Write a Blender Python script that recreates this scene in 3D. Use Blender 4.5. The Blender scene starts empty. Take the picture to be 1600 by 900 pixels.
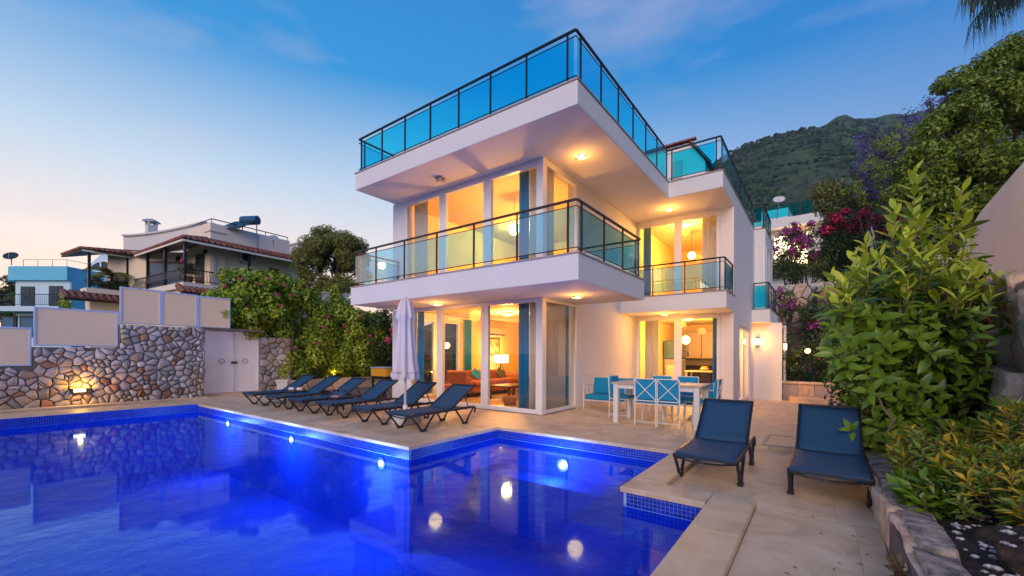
import bpy, bmesh, math, random
import numpy as np
from mathutils import Vector, Matrix
random.seed(7); rng = np.random.default_rng(7)
S = bpy.context.scene
COL = S.collection
R = math.radians
PI = math.pi

# ------------------------------------------------------------------ camera
cd = bpy.data.cameras.new("camera"); cam = bpy.data.objects.new("camera", cd); COL.objects.link(cam)
cam.location = (0, 0, 1.25)
cam.rotation_euler = (Matrix.Rotation(R(36.323), 4, 'Z') @ Matrix.Rotation(R(90), 4, 'X') @ Matrix.Rotation(R(.25), 4, 'Z')).to_euler()
cd.sensor_width = 36; cd.lens = 655.54/1600*36
cd.shift_y = (553.29-450)/1600
cd.clip_start = .05; cd.clip_end = 6000
S.camera = cam
# ------------------------------------------------------------------ colour management / sampling
S.view_settings.view_transform = 'Standard'; S.view_settings.look = 'None'
S.view_settings.exposure = 0.0; S.view_settings.gamma = 1
cy = S.cycles
cy.max_bounces = 8; cy.diffuse_bounces = 4; cy.glossy_bounces = 4; cy.transmission_bounces = 4; cy.transparent_max_bounces = 24
cy.caustics_reflective = False; cy.caustics_refractive = False
cy.sample_clamp_indirect = 4.0; cy.sample_clamp_direct = 0
cy.use_denoising = True
try: cy.denoiser = 'OPENIMAGEDENOISE'
except Exception: pass
# ------------------------------------------------------------------ dusk sky
SUN_EL, SUN_DIR = R(9), Vector((-.97, .24, 0)).normalized()
W = bpy.data.worlds.new("World"); S.world = W; W.use_nodes = True
nt = W.node_tree; N = nt.nodes; L = nt.links; N.clear()
def nd(t, **k):
    n = N.new(t)
    for a, b in k.items(): setattr(n, a, b)
    return n
tc = nd('ShaderNodeTexCoord'); sep = nd('ShaderNodeSeparateXYZ'); L.new(tc.outputs['Generated'], sep.inputs[0])
def ramp(stops):
    r = nd('ShaderNodeValToRGB'); e = r.color_ramp.elements
    while len(e) < len(stops): e.new(.5)
    for q, (p, c) in zip(e, stops): q.position = p; q.color = (*c, 1)
    return r
warm = ramp([(0, (1.2, .74, .48)), (.09, (1.24, .91, .70)), (.20, (1.10, .97, .92)), (.34, (.62, .80, .99)), (.53, (.01, .33, .79)), (1, (.01, .12, .46))])
cool = ramp([(0, (.25, .48, .80)), (.22, (.07, .36, .76)), (.40, (.0, .205, .68)), (.58, (.0, .15, .60)), (1, (.0, .085, .38))])
for r in (warm, cool): L.new(sep.outputs[2], r.inputs[0])
dot = nd('ShaderNodeVectorMath', operation='DOT_PRODUCT'); L.new(tc.outputs['Generated'], dot.inputs[0]); dot.inputs[1].default_value = SUN_DIR
mr = nd('ShaderNodeMapRange', interpolation_type='SMOOTHSTEP'); L.new(dot.outputs['Value'], mr.inputs[0]); mr.inputs[1].default_value = -.55; mr.inputs[2].default_value = .95
mx = nd('ShaderNodeMix', data_type='RGBA'); L.new(mr.outputs[0], mx.inputs[0]); L.new(cool.outputs[0], mx.inputs[6]); L.new(warm.outputs[0], mx.inputs[7])
# thin wisps of cloud
mp = nd('ShaderNodeMapping'); L.new(tc.outputs['Generated'], mp.inputs[0]); mp.inputs['Rotation'].default_value = (.25, -.3, .4); mp.inputs['Scale'].default_value = (1.3, 1.6, 5.5)
nz = nd('ShaderNodeTexNoise'); nz.inputs['Scale'].default_value = 1.5; nz.inputs['Detail'].default_value = 6; nz.inputs['Roughness'].default_value = .55; L.new(mp.outputs[0], nz.inputs[0])
cr = ramp([(.50, (0, 0, 0)), (.76, (.36, .36, .36))]); L.new(nz.outputs[0], cr.inputs[0])
mx2 = nd('ShaderNodeMix', data_type='RGBA'); L.new(cr.outputs[0], mx2.inputs[0]); L.new(mx.outputs[2], mx2.inputs[6]); mx2.inputs[7].default_value = (.86, .70, .76, 1)
sky = nd('ShaderNodeTexSky', sky_type='NISHITA'); sky.sun_disc = False; sky.sun_elevation = R(4); sky.sun_rotation = math.atan2(SUN_DIR.x, SUN_DIR.y)
add = nd('ShaderNodeMix', data_type='RGBA', blend_type='ADD'); add.inputs[0].default_value = .008; L.new(mx2.outputs[2], add.inputs[6]); L.new(sky.outputs[0], add.inputs[7])
bg = nd('ShaderNodeBackground'); bg.inputs[1].default_value = .97; L.new(add.outputs[2], bg.inputs[0])
wo = nd('ShaderNodeOutputWorld'); L.new(bg.outputs[0], wo.inputs[0])
# the afterglow of the set sun: low, soft, slightly warm
sl = bpy.data.lights.new("sun", 'SUN'); sl.energy = 2.5; sl.angle = R(40); sl.color = (1.0, .75, .60)
so = bpy.data.objects.new("sun", sl); COL.objects.link(so)
_sd = Vector((.30, -.82, .34)).normalized()
so.rotation_euler = (-_sd).to_track_quat('-Z', 'Y').to_euler()

# ------------------------------------------------------------------ helpers
def tag(o, label=None, cat=None, group=None, kind=None):
    if label: o['label'] = label
    if cat: o['category'] = cat
    if group: o['group'] = group
    if kind: o['kind'] = kind
    return o
def thing(name, label, cat, loc=(0, 0, 0), rz=0, group=None):
    o = bpy.data.objects.new(name, None); COL.objects.link(o); o.location = loc; o.rotation_euler = (0, 0, rz); o.empty_display_size = .1
    return tag(o, label, cat, group)
class MB:
    def __init__(s): s.v = []; s.f = []
    def add(s, vs, fs):
        n = len(s.v); s.v += [tuple(p) for p in vs]; s.f += [tuple(i+n for i in f) for f in fs]; return s
    def box(s, x0, y0, z0, x1, y1, z1):
        return s.add([(x0,y0,z0),(x1,y0,z0),(x1,y1,z0),(x0,y1,z0),(x0,y0,z1),(x1,y0,z1),(x1,y1,z1),(x0,y1,z1)],
                     [(3,2,1,0),(4,5,6,7),(0,1,5,4),(1,2,6,5),(2,3,7,6),(3,0,4,7)])
    def prism(s, poly, z0, z1):   # poly ccw in xy
        n = len(poly)
        return s.add([(x,y,z0) for x,y in poly]+[(x,y,z1) for x,y in poly],
                     [tuple(range(n-1,-1,-1)), tuple(range(n,2*n))]+[(i,(i+1)%n,n+(i+1)%n,n+i) for i in range(n)])
    def xprism(s, poly, O, ux, uy, un, t):  # planar polygon extruded along un by t
        O=Vector(O); ux=Vector(ux); uy=Vector(uy); un=Vector(un); n=len(poly)
        a=[O+ux*p[0]+uy*p[1] for p in poly]; b=[p+un*t for p in a]
        return s.add(a+b,[tuple(range(n-1,-1,-1)), tuple(range(n,2*n))]+[(i,(i+1)%n,n+(i+1)%n,n+i) for i in range(n)])
    def tube(s, pts, r, n=8, cap=True, squash=None):
        pts=[Vector(p) for p in pts]; rs = r if isinstance(r,(list,tuple)) else [r]*len(pts)
        rings=[]; up=None
        for i,p in enumerate(pts):
            d=((pts[i+1]-p) if i==0 else (p-pts[i-1]) if i==len(pts)-1 else (pts[i+1]-pts[i-1]))
            d.normalize()
            if up is None:
                up = Vector((0,0,1)) if abs(d.z)<.9 else Vector((1,0,0))
            a=d.cross(up)
            if a.length<1e-6: a=d.orthogonal()
            a.normalize(); b=a.cross(d).normalized(); up=b
            rings.append([p+(a*math.cos(2*PI*k/n)+b*math.sin(2*PI*k/n))*rs[i] for k in range(n)])
        vs=[q for g in rings for q in g]; fs=[]
        for i in range(len(pts)-1):
            for k in range(n): fs.append((i*n+k,(i+1)*n+k,(i+1)*n+(k+1)%n,i*n+(k+1)%n))
        if cap: fs.append(tuple(range(n))); fs.append(tuple(range((len(pts)-1)*n+n-1,(len(pts)-1)*n-1,-1)))
        return s.add(vs,fs)
    def bar(s, a, b, w, h, up=(0,0,1)):  # rectangular bar
        a=Vector(a); b=Vector(b); d=(b-a).normalized(); u=Vector(up); x=d.cross(u)
        if x.length<1e-5: x=d.orthogonal()
        x.normalize(); u=x.cross(d); q=[]
        for p in (a,b): q+= [p-x*w/2-u*h/2, p+x*w/2-u*h/2, p+x*w/2+u*h/2, p-x*w/2+u*h/2]
        return s.add(q,[(0,1,2,3)[::-1],(4,5,6,7),(0,1,5,4),(1,2,6,5),(2,3,7,6),(3,0,4,7)])
    def lathe(s, prof, c=(0,0,0), n=20, fold=None):
        c=Vector(c); m=len(prof); vs=[]; fs=[]
        for i,(r,z) in enumerate(prof):
            for k in range(n):
                t=2*PI*k/n; rr=r*(fold(i,t) if fold else 1); vs.append(c+Vector((rr*math.cos(t),rr*math.sin(t),z)))
        for i in range(m-1):
            for k in range(n): fs.append((i*n+k,i*n+(k+1)%n,(i+1)*n+(k+1)%n,(i+1)*n+k))
        fs.append(tuple(range(n-1,-1,-1))); fs.append(tuple(range((m-1)*n,m*n)))
        return s.add(vs,fs)
    def mesh(s, name, m=None, off=None):
        me=bpy.data.meshes.new(name)
        v = s.v if off is None else [(p[0]-off[0],p[1]-off[1],p[2]-off[2]) for p in s.v]
        me.from_pydata(v,[],s.f); me.update()
        if m: me.materials.append(m)
        return me
    def build(s, name, m, parent=None, smooth=False, bevel=0, label=None, seg=2, fix=False):
        off=None
        if parent:
            off=Vector((0,0,0)); p=parent
            while p: off+=p.location; p=p.parent
        me=s.mesh(name,m,off)
        if fix:
            bm=bmesh.new(); bm.from_mesh(me); bmesh.ops.recalc_face_normals(bm,faces=bm.faces); bm.to_mesh(me); bm.free()
        if smooth: me.polygons.foreach_set('use_smooth',[True]*len(me.polygons))
        o=bpy.data.objects.new(name,me); COL.objects.link(o)
        if parent: o.parent=parent
        if bevel:
            b=o.modifiers.new('bevel','BEVEL'); b.width=bevel; b.segments=seg; b.limit_method='ANGLE'; b.angle_limit=R(40)
        if label: o['label']=label
        return o
def link(name, me, parent, loc=(0,0,0), rot=(0,0,0), scale=(1,1,1)):
    o=bpy.data.objects.new(name,me); COL.objects.link(o); o.parent=parent; o.location=loc; o.rotation_euler=rot; o.scale=scale
    return o
def kids(o): return [c for c in bpy.data.objects if c.parent==o]
def copy_tree(o, parent=None):
    c=o.copy(); COL.objects.link(c)
    if parent: c.parent=parent
    for ch in kids(o): copy_tree(ch,c)
    return c
# ------------------------------------------------------------------ materials
M={}
def mat(name, col, rough=.6, metal=0, spec=.5, var=0, vscale=6, bump=0, bscale=40, rnd=0, island=0, col2=None, mixscale=3, detail=5, trans=0, stretch=None, emit=None, coords='Object', sheen=0):
    m=bpy.data.materials.new(name); m.use_nodes=True; t=m.node_tree; n=t.nodes; l=t.links
    b=n['Principled BSDF']; b.inputs['Base Color'].default_value=(*col,1); b.inputs['Roughness'].default_value=rough; b.inputs['Metallic'].default_value=metal
    b.inputs['Specular IOR Level'].default_value=spec
    if sheen: b.inputs['Sheen Weight'].default_value=sheen
    src=None
    c=n.new('ShaderNodeTexCoord'); vec=c.outputs[coords]
    if stretch:
        mpp=n.new('ShaderNodeMapping'); mpp.inputs['Scale'].default_value=stretch; l.new(vec,mpp.inputs[0]); vec=mpp.outputs[0]
    def mixc(a_col, b_col, fac_out, a_out=None, blend='MIX'):
        x=n.new('ShaderNodeMix'); x.data_type='RGBA'; x.blend_type=blend
        if a_out: l.new(a_out,x.inputs[6])
        else: x.inputs[6].default_value=(*a_col,1)
        x.inputs[7].default_value=(*b_col,1); l.new(fac_out,x.inputs[0]); return x.outputs[2]
    if col2 is not None:
        q=n.new('ShaderNodeTexNoise'); q.inputs['Scale'].default_value=mixscale; q.inputs['Detail'].default_value=detail; q.inputs['Roughness'].default_value=.6; l.new(vec,q.inputs[0])
        mrg=n.new('ShaderNodeMapRange'); mrg.inputs[1].default_value=.35; mrg.inputs[2].default_value=.65; l.new(q.outputs[0],mrg.inputs[0])
        src=mixc(col,col2,mrg.outputs[0])
    def bright(fac, amt):
        nonlocal src
        mrg=n.new('ShaderNodeMapRange'); mrg.inputs[3].default_value=1-amt; mrg.inputs[4].default_value=1+amt; l.new(fac,mrg.inputs[0])
        h=n.new('ShaderNodeHueSaturation'); l.new(mrg.outputs[0],h.inputs['Value'])
        if src: l.new(src,h.inputs['Color'])
        else: h.inputs['Color'].default_value=(*col,1)
        src=h.outputs[0]
    if var:
        q=n.new('ShaderNodeTexNoise'); q.inputs['Scale'].default_value=vscale; q.inputs['Detail'].default_value=6; l.new(vec,q.inputs[0]); bright(q.outputs[0],var)
    if rnd:
        oi=n.new('ShaderNodeObjectInfo'); bright(oi.outputs['Random'],rnd)
    if island:
        g=n.new('ShaderNodeNewGeometry'); bright(g.outputs['Random Per Island'],island)
    if src: l.new(src,b.inputs['Base Color'])
    if bump:
        q=n.new('ShaderNodeTexNoise'); q.inputs['Scale'].default_value=bscale; q.inputs['Detail'].default_value=5; l.new(vec,q.inputs[0])
        bp=n.new('ShaderNodeBump'); bp.inputs['Strength'].default_value=bump; bp.inputs['Distance'].default_value=.02; l.new(q.outputs[0],bp.inputs['Height']); l.new(bp.outputs[0],b.inputs['Normal'])
    if trans:
        tr=n.new('ShaderNodeBsdfTranslucent'); 
        if src: l.new(src,tr.inputs[0])
        else: tr.inputs[0].default_value=(*col,1)
        ms=n.new('ShaderNodeMixShader'); ms.inputs[0].default_value=trans; l.new(b.outputs[0],ms.inputs[1]); l.new(tr.outputs[0],ms.inputs[2]); l.new(ms.outputs[0],n['Material Output'].inputs[0])
    if emit:
        b.inputs['Emission Color'].default_value=(*emit[0],1); b.inputs['Emission Strength'].default_value=emit[1]
    M[name]=m; return m
def glass(name, tint, ior=1.5, rough=0, boost=0, refl=(1,1,1)):
    m=bpy.data.materials.new(name); m.use_nodes=True; t=m.node_tree; n=t.nodes; l=t.links; n.remove(n['Principled BSDF'])
    tr=n.new('ShaderNodeBsdfTransparent'); tr.inputs[0].default_value=(*tint,1)
    gl=n.new('ShaderNodeBsdfGlossy'); gl.inputs['Roughness'].default_value=rough; gl.inputs[0].default_value=(*refl,1)
    lw=n.new('ShaderNodeFresnel'); lw.inputs[0].default_value=ior
    ad=n.new('ShaderNodeMath'); ad.operation='ADD'; ad.use_clamp=True; ad.inputs[1].default_value=boost; l.new(lw.outputs[0],ad.inputs[0])
    # only the outer side of each sheet reflects
    g=n.new('ShaderNodeNewGeometry'); inv=n.new('ShaderNodeMath'); inv.operation='SUBTRACT'; inv.inputs[0].default_value=1; l.new(g.outputs['Backfacing'],inv.inputs[1])
    mu=n.new('ShaderNodeMath'); mu.operation='MULTIPLY'; l.new(ad.outputs[0],mu.inputs[0]); l.new(inv.outputs[0],mu.inputs[1])
    ms=n.new('ShaderNodeMixShader'); l.new(mu.outputs[0],ms.inputs[0]); l.new(tr.outputs[0],ms.inputs[1]); l.new(gl.outputs[0],ms.inputs[2])
    l.new(ms.outputs[0],n['Material Output'].inputs[0]); M[name]=m; return m, t
def lampmat(name, col, strength):
    m=bpy.data.materials.new(name); m.use_nodes=True; n=m.node_tree.nodes; b=n['Principled BSDF']
    b.inputs['Base Color'].default_value=(*col,1); b.inputs['Emission Color'].default_value=(*col,1); b.inputs['Emission Strength'].default_value=strength; M[name]=m; return m
mat('plaster',(.76,.745,.74),.75,var=.05,vscale=1.2,bump=.12,bscale=90)
mat('plaster_old',(.80,.72,.60),.8,var=.08,vscale=2,bump=.25,bscale=30)
mat('coping_marble',(.42,.33,.30),.5,var=.15,vscale=8)
mat('frame_white',(.80,.80,.82),.35)
mat('metal_dark',(.022,.025,.03),.32,metal=.5)
mat('rail_brown',(.06,.042,.035),.3,metal=.6)
glass('window_glass',(.95,.955,.95),1.5,boost=.015)
glass('rail_glass',(.18,.88,.97),1.28,boost=.0)
glass('balcony_glass',(.52,.82,.95),1.5,boost=.18)
glass('thin_glass',(.97,.97,.97),1.45)
mat('interior_paint',(.90,.70,.32),.8,var=.03)
mat('interior_ceiling',(.84,.72,.48),.8)
mat('interior_floor',(.35,.24,.16),.35,var=.1)
mat('curtain_blue',(.003,.24,.56),.8,bump=.1,bscale=200,sheen=.3,trans=.12)
mat('curtain_white',(.78,.76,.74),.85,bump=.1,bscale=150,trans=.3)
mat('sofa_fabric',(.30,.085,.03),.85,bump=.2,bscale=120,var=.08)
mat('cushion_grey',(.10,.12,.13),.9,bump=.2,bscale=120)
mat('dark_wood',(.05,.028,.018),.4,var=.2,stretch=(1,8,8))
mat('cabinet',(.70,.55,.33),.4)
mat('counter_dark',(.03,.03,.032),.25)
lampmat('lamp_glow',(1,.60,.20),5)
lampmat('lamp_white',(1,.72,.35),5)
lampmat('shade_glow',(1,.80,.50),4)
lampmat('pool_light_glow',(.8,.9,1),9)
mat('turquoise',(.001,.27,.52),.8,bump=.15,bscale=160)
mat('white_metal',(.80,.80,.80),.35)
mat('white_wood',(.74,.72,.69),.55,var=.08,vscale=5,stretch=(1,12,12))
mat('table_top',(.50,.43,.36),.55,var=.15,vscale=6,stretch=(1,9,9))
mat('sling',(.022,.080,.160),.7,bump=.25,bscale=500,spec=.3)
mat('lounger_plastic',(.016,.018,.024),.38,bump=.05,bscale=200)
mat('parasol_cloth',(.80,.73,.75),.85,bump=.15,bscale=120,trans=.1)
mat('concrete_white',(.62,.60,.58),.8,bump=.2,bscale=60,var=.08)
mat('stone',(.44,.395,.35),.85,col2=(.27,.25,.235),mixscale=7,rnd=.35,bump=.7,bscale=22)
mat('stone_warm',(.48,.39,.30),.85,col2=(.33,.25,.20),mixscale=6,rnd=.3,bump=.7,bscale=22)
mat('stone_rust',(.36,.17,.09),.85,col2=(.24,.15,.11),mixscale=8,rnd=.3,bump=.7,bscale=22)
mat('stone_pale',(.55,.50,.46),.85,col2=(.37,.34,.33),mixscale=6,rnd=.25,bump=.7,bscale=22)
mat('rock_pale',(.84,.63,.45),.9,col2=(.52,.34,.22),mixscale=6,rnd=.12,bump=1.0,bscale=18)
mat('rock_grey',(.12,.11,.10),.9,col2=(.46,.39,.32),mixscale=13,rnd=.2,bump=1.0,bscale=28)
mat('mortar',(.15,.12,.105),.95,bump=.5,bscale=30,var=.2)
mat('panel_cream',(.92,.68,.42),.8,var=.05,vscale=3,bump=.1,bscale=30)
mat('frame_blue',(.50,.60,.80),.5)
mat('gate_paint',(.90,.90,.93),.55,var=.10,vscale=3,bump=.08,bscale=14)
mat('rust',(.22,.10,.05),.9)
mat('roof_tile',(.27,.10,.07),.75,island=.3,bump=.2,bscale=40)
mat('roof_tile_old',(.20,.09,.07),.8,island=.25)
mat('cream_wall',(.92,.76,.56),.8,var=.05,vscale=1.5,bump=.15,bscale=40)
mat('cream_light',(.86,.76,.66),.8,var=.05,vscale=1.5)
mat('cornice_white',(.68,.66,.66),.7)
mat('blue_wall',(.55,.76,.86),.8,var=.05,vscale=1.5)
mat('blue_wall_deep',(.16,.58,.82),.8,var=.05,vscale=1.5)
mat('door_brown',(.05,.022,.015),.5)
mat('shutter_dark',(.025,.04,.05),.5)
mat('window_dark',(.02,.035,.05),.08,spec=.8)
mat('window_far',(.02,.09,.17),.35,spec=.4)
mat('window_blue',(.03,.12,.22),.08,spec=.9)
mat('ac_white',(.58,.52,.48),.5)
mat('tank_blue',(.02,.10,.22),.3)
mat('dish_grey',(.34,.36,.40),.4)
mat('terracotta',(.35,.14,.07),.8)
mat('pot_white',(.50,.52,.54),.6)
mat('yellow_box',(.62,.30,.01),.5)
mat('wine',(.05,.002,.006),.1)
mat('towel',(.42,.26,.28),.9)
mat('bark',(.09,.06,.045),.9,bump=.6,bscale=25,col2=(.05,.035,.03),mixscale=9)
mat('bark_pale',(.20,.14,.10),.9,bump=.6,bscale=25)
mat('soil',(.030,.020,.015),.95,bump=1,bscale=45,col2=(.075,.05,.038),mixscale=26)
mat('pebble',(.52,.51,.50),.7,island=.35)
mat('shade_black',(.02,.02,.02),.4)
mat('steel',(.5,.5,.5),.3,metal=.9)
mat('picture',(.55,.35,.2),.6,col2=(.15,.07,.04),mixscale=6)
mat('backsplash',(.42,.34,.26),.4,col2=(.06,.05,.05),mixscale=38,detail=2)
def leaf(name, dark, light, rough=.45, trans=.18, bias=.5, noise=1.5):
    m=bpy.data.materials.new(name); m.use_nodes=True; t=m.node_tree; n=t.nodes; l=t.links; b=n['Principled BSDF']; b.inputs['Roughness'].default_value=rough
    g=n.new('ShaderNodeNewGeometry'); oi=n.new('ShaderNodeObjectInfo')
    q=n.new('ShaderNodeTexNoise'); q.inputs['Scale'].default_value=noise; q.inputs['Detail'].default_value=2
    l.new(g.outputs['Position'],q.inputs[0])
    ad=n.new('ShaderNodeMath'); ad.operation='ADD'; l.new(g.outputs['Random Per Island'],ad.inputs[0]); l.new(q.outputs[0],ad.inputs[1])
    ad2=n.new('ShaderNodeMath'); ad2.operation='MULTIPLY_ADD'; ad2.inputs[1].default_value=.35; l.new(oi.outputs['Random'],ad2.inputs[0]); l.new(ad.outputs[0],ad2.inputs[2])
    mrg=n.new('ShaderNodeMapRange'); mrg.inputs[1].default_value=.3; mrg.inputs[2].default_value=1.75-bias; l.new(ad2.outputs[0],mrg.inputs[0])
    x=n.new('ShaderNodeMix'); x.data_type='RGBA'; x.inputs[6].default_value=(*dark,1); x.inputs[7].default_value=(*light,1); l.new(mrg.outputs[0],x.inputs[0])
    l.new(x.outputs[2],b.inputs['Base Color'])
    tr=n.new('ShaderNodeBsdfTranslucent'); l.new(x.outputs[2],tr.inputs[0])
    ms=n.new('ShaderNodeMixShader'); ms.inputs[0].default_value=trans; l.new(b.outputs[0],ms.inputs[1]); l.new(tr.outputs[0],ms.inputs[2]); l.new(ms.outputs[0],n['Material Output'].inputs[0])
    M[name]=m; return m
leaf('leaf_hedge',(.05,.14,.012),(.36,.48,.03),noise=1.2)
leaf('leaf_pine',(.03,.06,.014),(.23,.24,.05),noise=.8)
leaf('leaf_broad',(.03,.095,.008),(.18,.31,.018),rough=.36,noise=2.5)
leaf('leaf_young',(.20,.33,.01),(.52,.60,.05),rough=.36)
leaf('leaf_yellow',(.35,.27,.01),(.62,.46,.03))
leaf('leaf_small',(.035,.10,.010),(.21,.31,.03),noise=4)
leaf('leaf_tree',(.018,.06,.006),(.22,.31,.03),noise=.55)
leaf('leaf_jacaranda',(.03,.055,.015),(.12,.15,.03),noise=.4)
leaf('flower_jacaranda',(.04,.04,.20),(.13,.10,.42),noise=.5)
leaf('flower_pink',(.40,.02,.10),(.75,.12,.25))
leaf('flower_magenta',(.22,.015,.14),(.60,.10,.42))
leaf('flower_red',(.34,.008,.03),(.66,.03,.11))
leaf('leaf_dark',(.016,.045,.008),(.07,.12,.02))
leaf('leaf_palm',(.02,.045,.02),(.09,.13,.06))
leaf('leaf_dry',(.10,.07,.03),(.22,.17,.07))
# travertine deck: per tile tint, cloudy veins, rust stains
def travertine():
    m=bpy.data.materials.new('travertine'); m.use_nodes=True; t=m.node_tree; n=t.nodes; l=t.links; b=n['Principled BSDF']; b.inputs['Roughness'].default_value=.5
    g=n.new('ShaderNodeNewGeometry'); oi=n.new('ShaderNodeObjectInfo')
    cx=n.new('ShaderNodeVectorMath'); cx.operation='MULTIPLY_ADD'; cx.inputs[1].default_value=(1,1,1)
    sc=n.new('ShaderNodeVectorMath'); sc.operation='SCALE'; sc.inputs['Scale'].default_value=3; cmb=n.new('ShaderNodeCombineXYZ'); l.new(oi.outputs['Random'],cmb.inputs[0]); l.new(oi.outputs['Random'],cmb.inputs[1]); l.new(cmb.outputs[0],sc.inputs[0])
    l.new(g.outputs['Position'],cx.inputs[0]); l.new(sc.outputs[0],cx.inputs[2])
    q=n.new('ShaderNodeTexNoise'); q.inputs['Scale'].default_value=2.2; q.inputs['Detail'].default_value=8; q.inputs['Roughness'].default_value=.62; q.inputs['Distortion'].default_value=.8; l.new(cx.outputs[0],q.inputs[0])
    r=n.new('ShaderNodeValToRGB'); e=r.color_ramp.elements; e[0].position=.30; e[0].color=(.52,.38,.235,1); e[1].position=.68; e[1].color=(.80,.64,.44,1)
    k=e.new(.50); k.color=(.70,.53,.34,1); l.new(q.outputs[0],r.inputs[0])
    q2=n.new('ShaderNodeTexNoise'); q2.inputs['Scale'].default_value=.9; q2.inputs['Detail'].default_value=4; l.new(g.outputs['Position'],q2.inputs[0])
    mr2=n.new('ShaderNodeMapRange'); mr2.inputs[1].default_value=.56; mr2.inputs[2].default_value=.74; mr2.inputs[4].default_value=.45; l.new(q2.outputs[0],mr2.inputs[0])
    x=n.new('ShaderNodeMix'); x.data_type='RGBA'; x.inputs[7].default_value=(.55,.34,.16,1); l.new(mr2.outputs[0],x.inputs[0]); l.new(r.outputs[0],x.inputs[6])
    h=n.new('ShaderNodeHueSaturation'); l.new(x.outputs[2],h.inputs['Color']); mr3=n.new('ShaderNodeMapRange'); mr3.inputs[3].default_value=.975; mr3.inputs[4].default_value=1.02; l.new(oi.outputs['Random'],mr3.inputs[0]); l.new(mr3.outputs[0],h.inputs['Value'])
    l.new(h.outputs[0],b.inputs['Base Color'])
    bp=n.new('ShaderNodeBump'); bp.inputs['Strength'].default_value=.15; bp.inputs['Distance'].default_value=.01; l.new(q.outputs[0],bp.inputs['Height']); l.new(bp.outputs[0],b.inputs['Normal'])
    mr4=n.new('ShaderNodeMapRange'); mr4.inputs[3].default_value=.38; mr4.inputs[4].default_value=.62; l.new(q.outputs[0],mr4.inputs[0]); l.new(mr4.outputs[0],b.inputs['Roughness'])
    M['travertine']=m
travertine()
def mosaic():
    m=bpy.data.materials.new('mosaic'); m.use_nodes=True; t=m.node_tree; n=t.nodes; l=t.links; b=n['Principled BSDF']; b.inputs['Roughness'].default_value=.7; b.inputs['Specular IOR Level'].default_value=.1
    g=n.new('ShaderNodeNewGeometry'); sp=n.new('ShaderNodeSeparateXYZ'); l.new(g.outputs['Position'],sp.inputs[0]); sn=n.new('ShaderNodeSeparateXYZ'); l.new(g.outputs['Normal'],sn.inputs[0])
    ab=n.new('ShaderNodeMath'); ab.operation='ABSOLUTE'; l.new(sn.outputs[2],ab.inputs[0]); gt=n.new('ShaderNodeMath'); gt.operation='GREATER_THAN'; gt.inputs[1].default_value=.5; l.new(ab.outputs[0],gt.inputs[0])
    sm=n.new('ShaderNodeMath'); sm.operation='ADD'; l.new(sp.outputs[0],sm.inputs[0]); l.new(sp.outputs[1],sm.inputs[1])
    cw=n.new('ShaderNodeCombineXYZ'); l.new(sm.outputs[0],cw.inputs[0]); l.new(sp.outputs[2],cw.inputs[1])
    cf=n.new('ShaderNodeCombineXYZ'); l.new(sp.outputs[0],cf.inputs[0]); l.new(sp.outputs[1],cf.inputs[1])
    mv=n.new('ShaderNodeMix'); mv.data_type='VECTOR'; l.new(gt.outputs[0],mv.inputs[0]); l.new(cw.outputs[0],mv.inputs[4]); l.new(cf.outputs[0],mv.inputs[5])
    br=n.new('ShaderNodeTexBrick'); br.offset=0; br.inputs['Scale'].default_value=1; br.inputs['Brick Width'].default_value=.036; br.inputs['Row Height'].default_value=.036; br.inputs['Mortar Size'].default_value=.0022; br.inputs['Mortar Smooth'].default_value=.2
    br.inputs['Color1'].default_value=(.001,.020,.44,1); br.inputs['Color2'].default_value=(.001,.032,.54,1); br.inputs['Mortar'].default_value=(.006,.065,.56,1)
    l.new(mv.outputs[1],br.inputs[0]); l.new(br.outputs[0],b.inputs['Base Color']); M['mosaic']=m
mosaic()
mat('tile_blue',(.008,.045,.50),.38,spec=.35,island=.35)
mat('grout',(.36,.48,.72),.7)
# water: a clear, slightly blue surface that reflects by angle, with small ripples
_,wt=glass('water',(.62,.80,1.0),1.36,rough=.05,refl=(.36,.68,1.0))
wn=wt.nodes; wl=wt.links
_g=wn.new('ShaderNodeNewGeometry'); _q=wn.new('ShaderNodeTexNoise'); _q.inputs['Scale'].default_value=4.5; _q.inputs['Detail'].default_value=4; wl.new(_g.outputs['Position'],_q.inputs[0])
_q2=wn.new('ShaderNodeTexNoise'); _q2.inputs['Scale'].default_value=.55; _q2.inputs['Detail'].default_value=1; wl.new(_g.outputs['Position'],_q2.inputs[0])
_mm=wn.new('ShaderNodeMath'); _mm.operation='MULTIPLY_ADD'; _mm.inputs[1].default_value=.8; wl.new(_q2.outputs[0],_mm.inputs[0]); wl.new(_q.outputs[0],_mm.inputs[2])
_b=wn.new('ShaderNodeBump'); _b.inputs['Strength'].default_value=.26; _b.inputs['Distance'].default_value=.08; wl.new(_mm.outputs[0],_b.inputs['Height'])
for x in wn:
    if x.bl_idname in ('ShaderNodeBsdfGlossy','ShaderNodeFresnel'): wl.new(_b.outputs[0],x.inputs['Normal'])
def lamp(name, loc, col, power, radius=.05, kind='POINT', parent=None, rot=None, spot=None):
    d=bpy.data.lights.new(name,kind); d.energy=power; d.color=col
    if kind in('POINT','SPOT'): d.shadow_soft_size=radius
    if spot: d.spot_size=spot; d.spot_blend=.6
    o=bpy.data.objects.new(name,d); COL.objects.link(o); o.location=loc
    if rot: o.rotation_euler=rot
    if parent: 
        o.parent=parent; o.location=Vector(loc)-parent.location
    return o
WARM=(1,.40,.06)
GOLD=(1,.45,.085)
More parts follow.
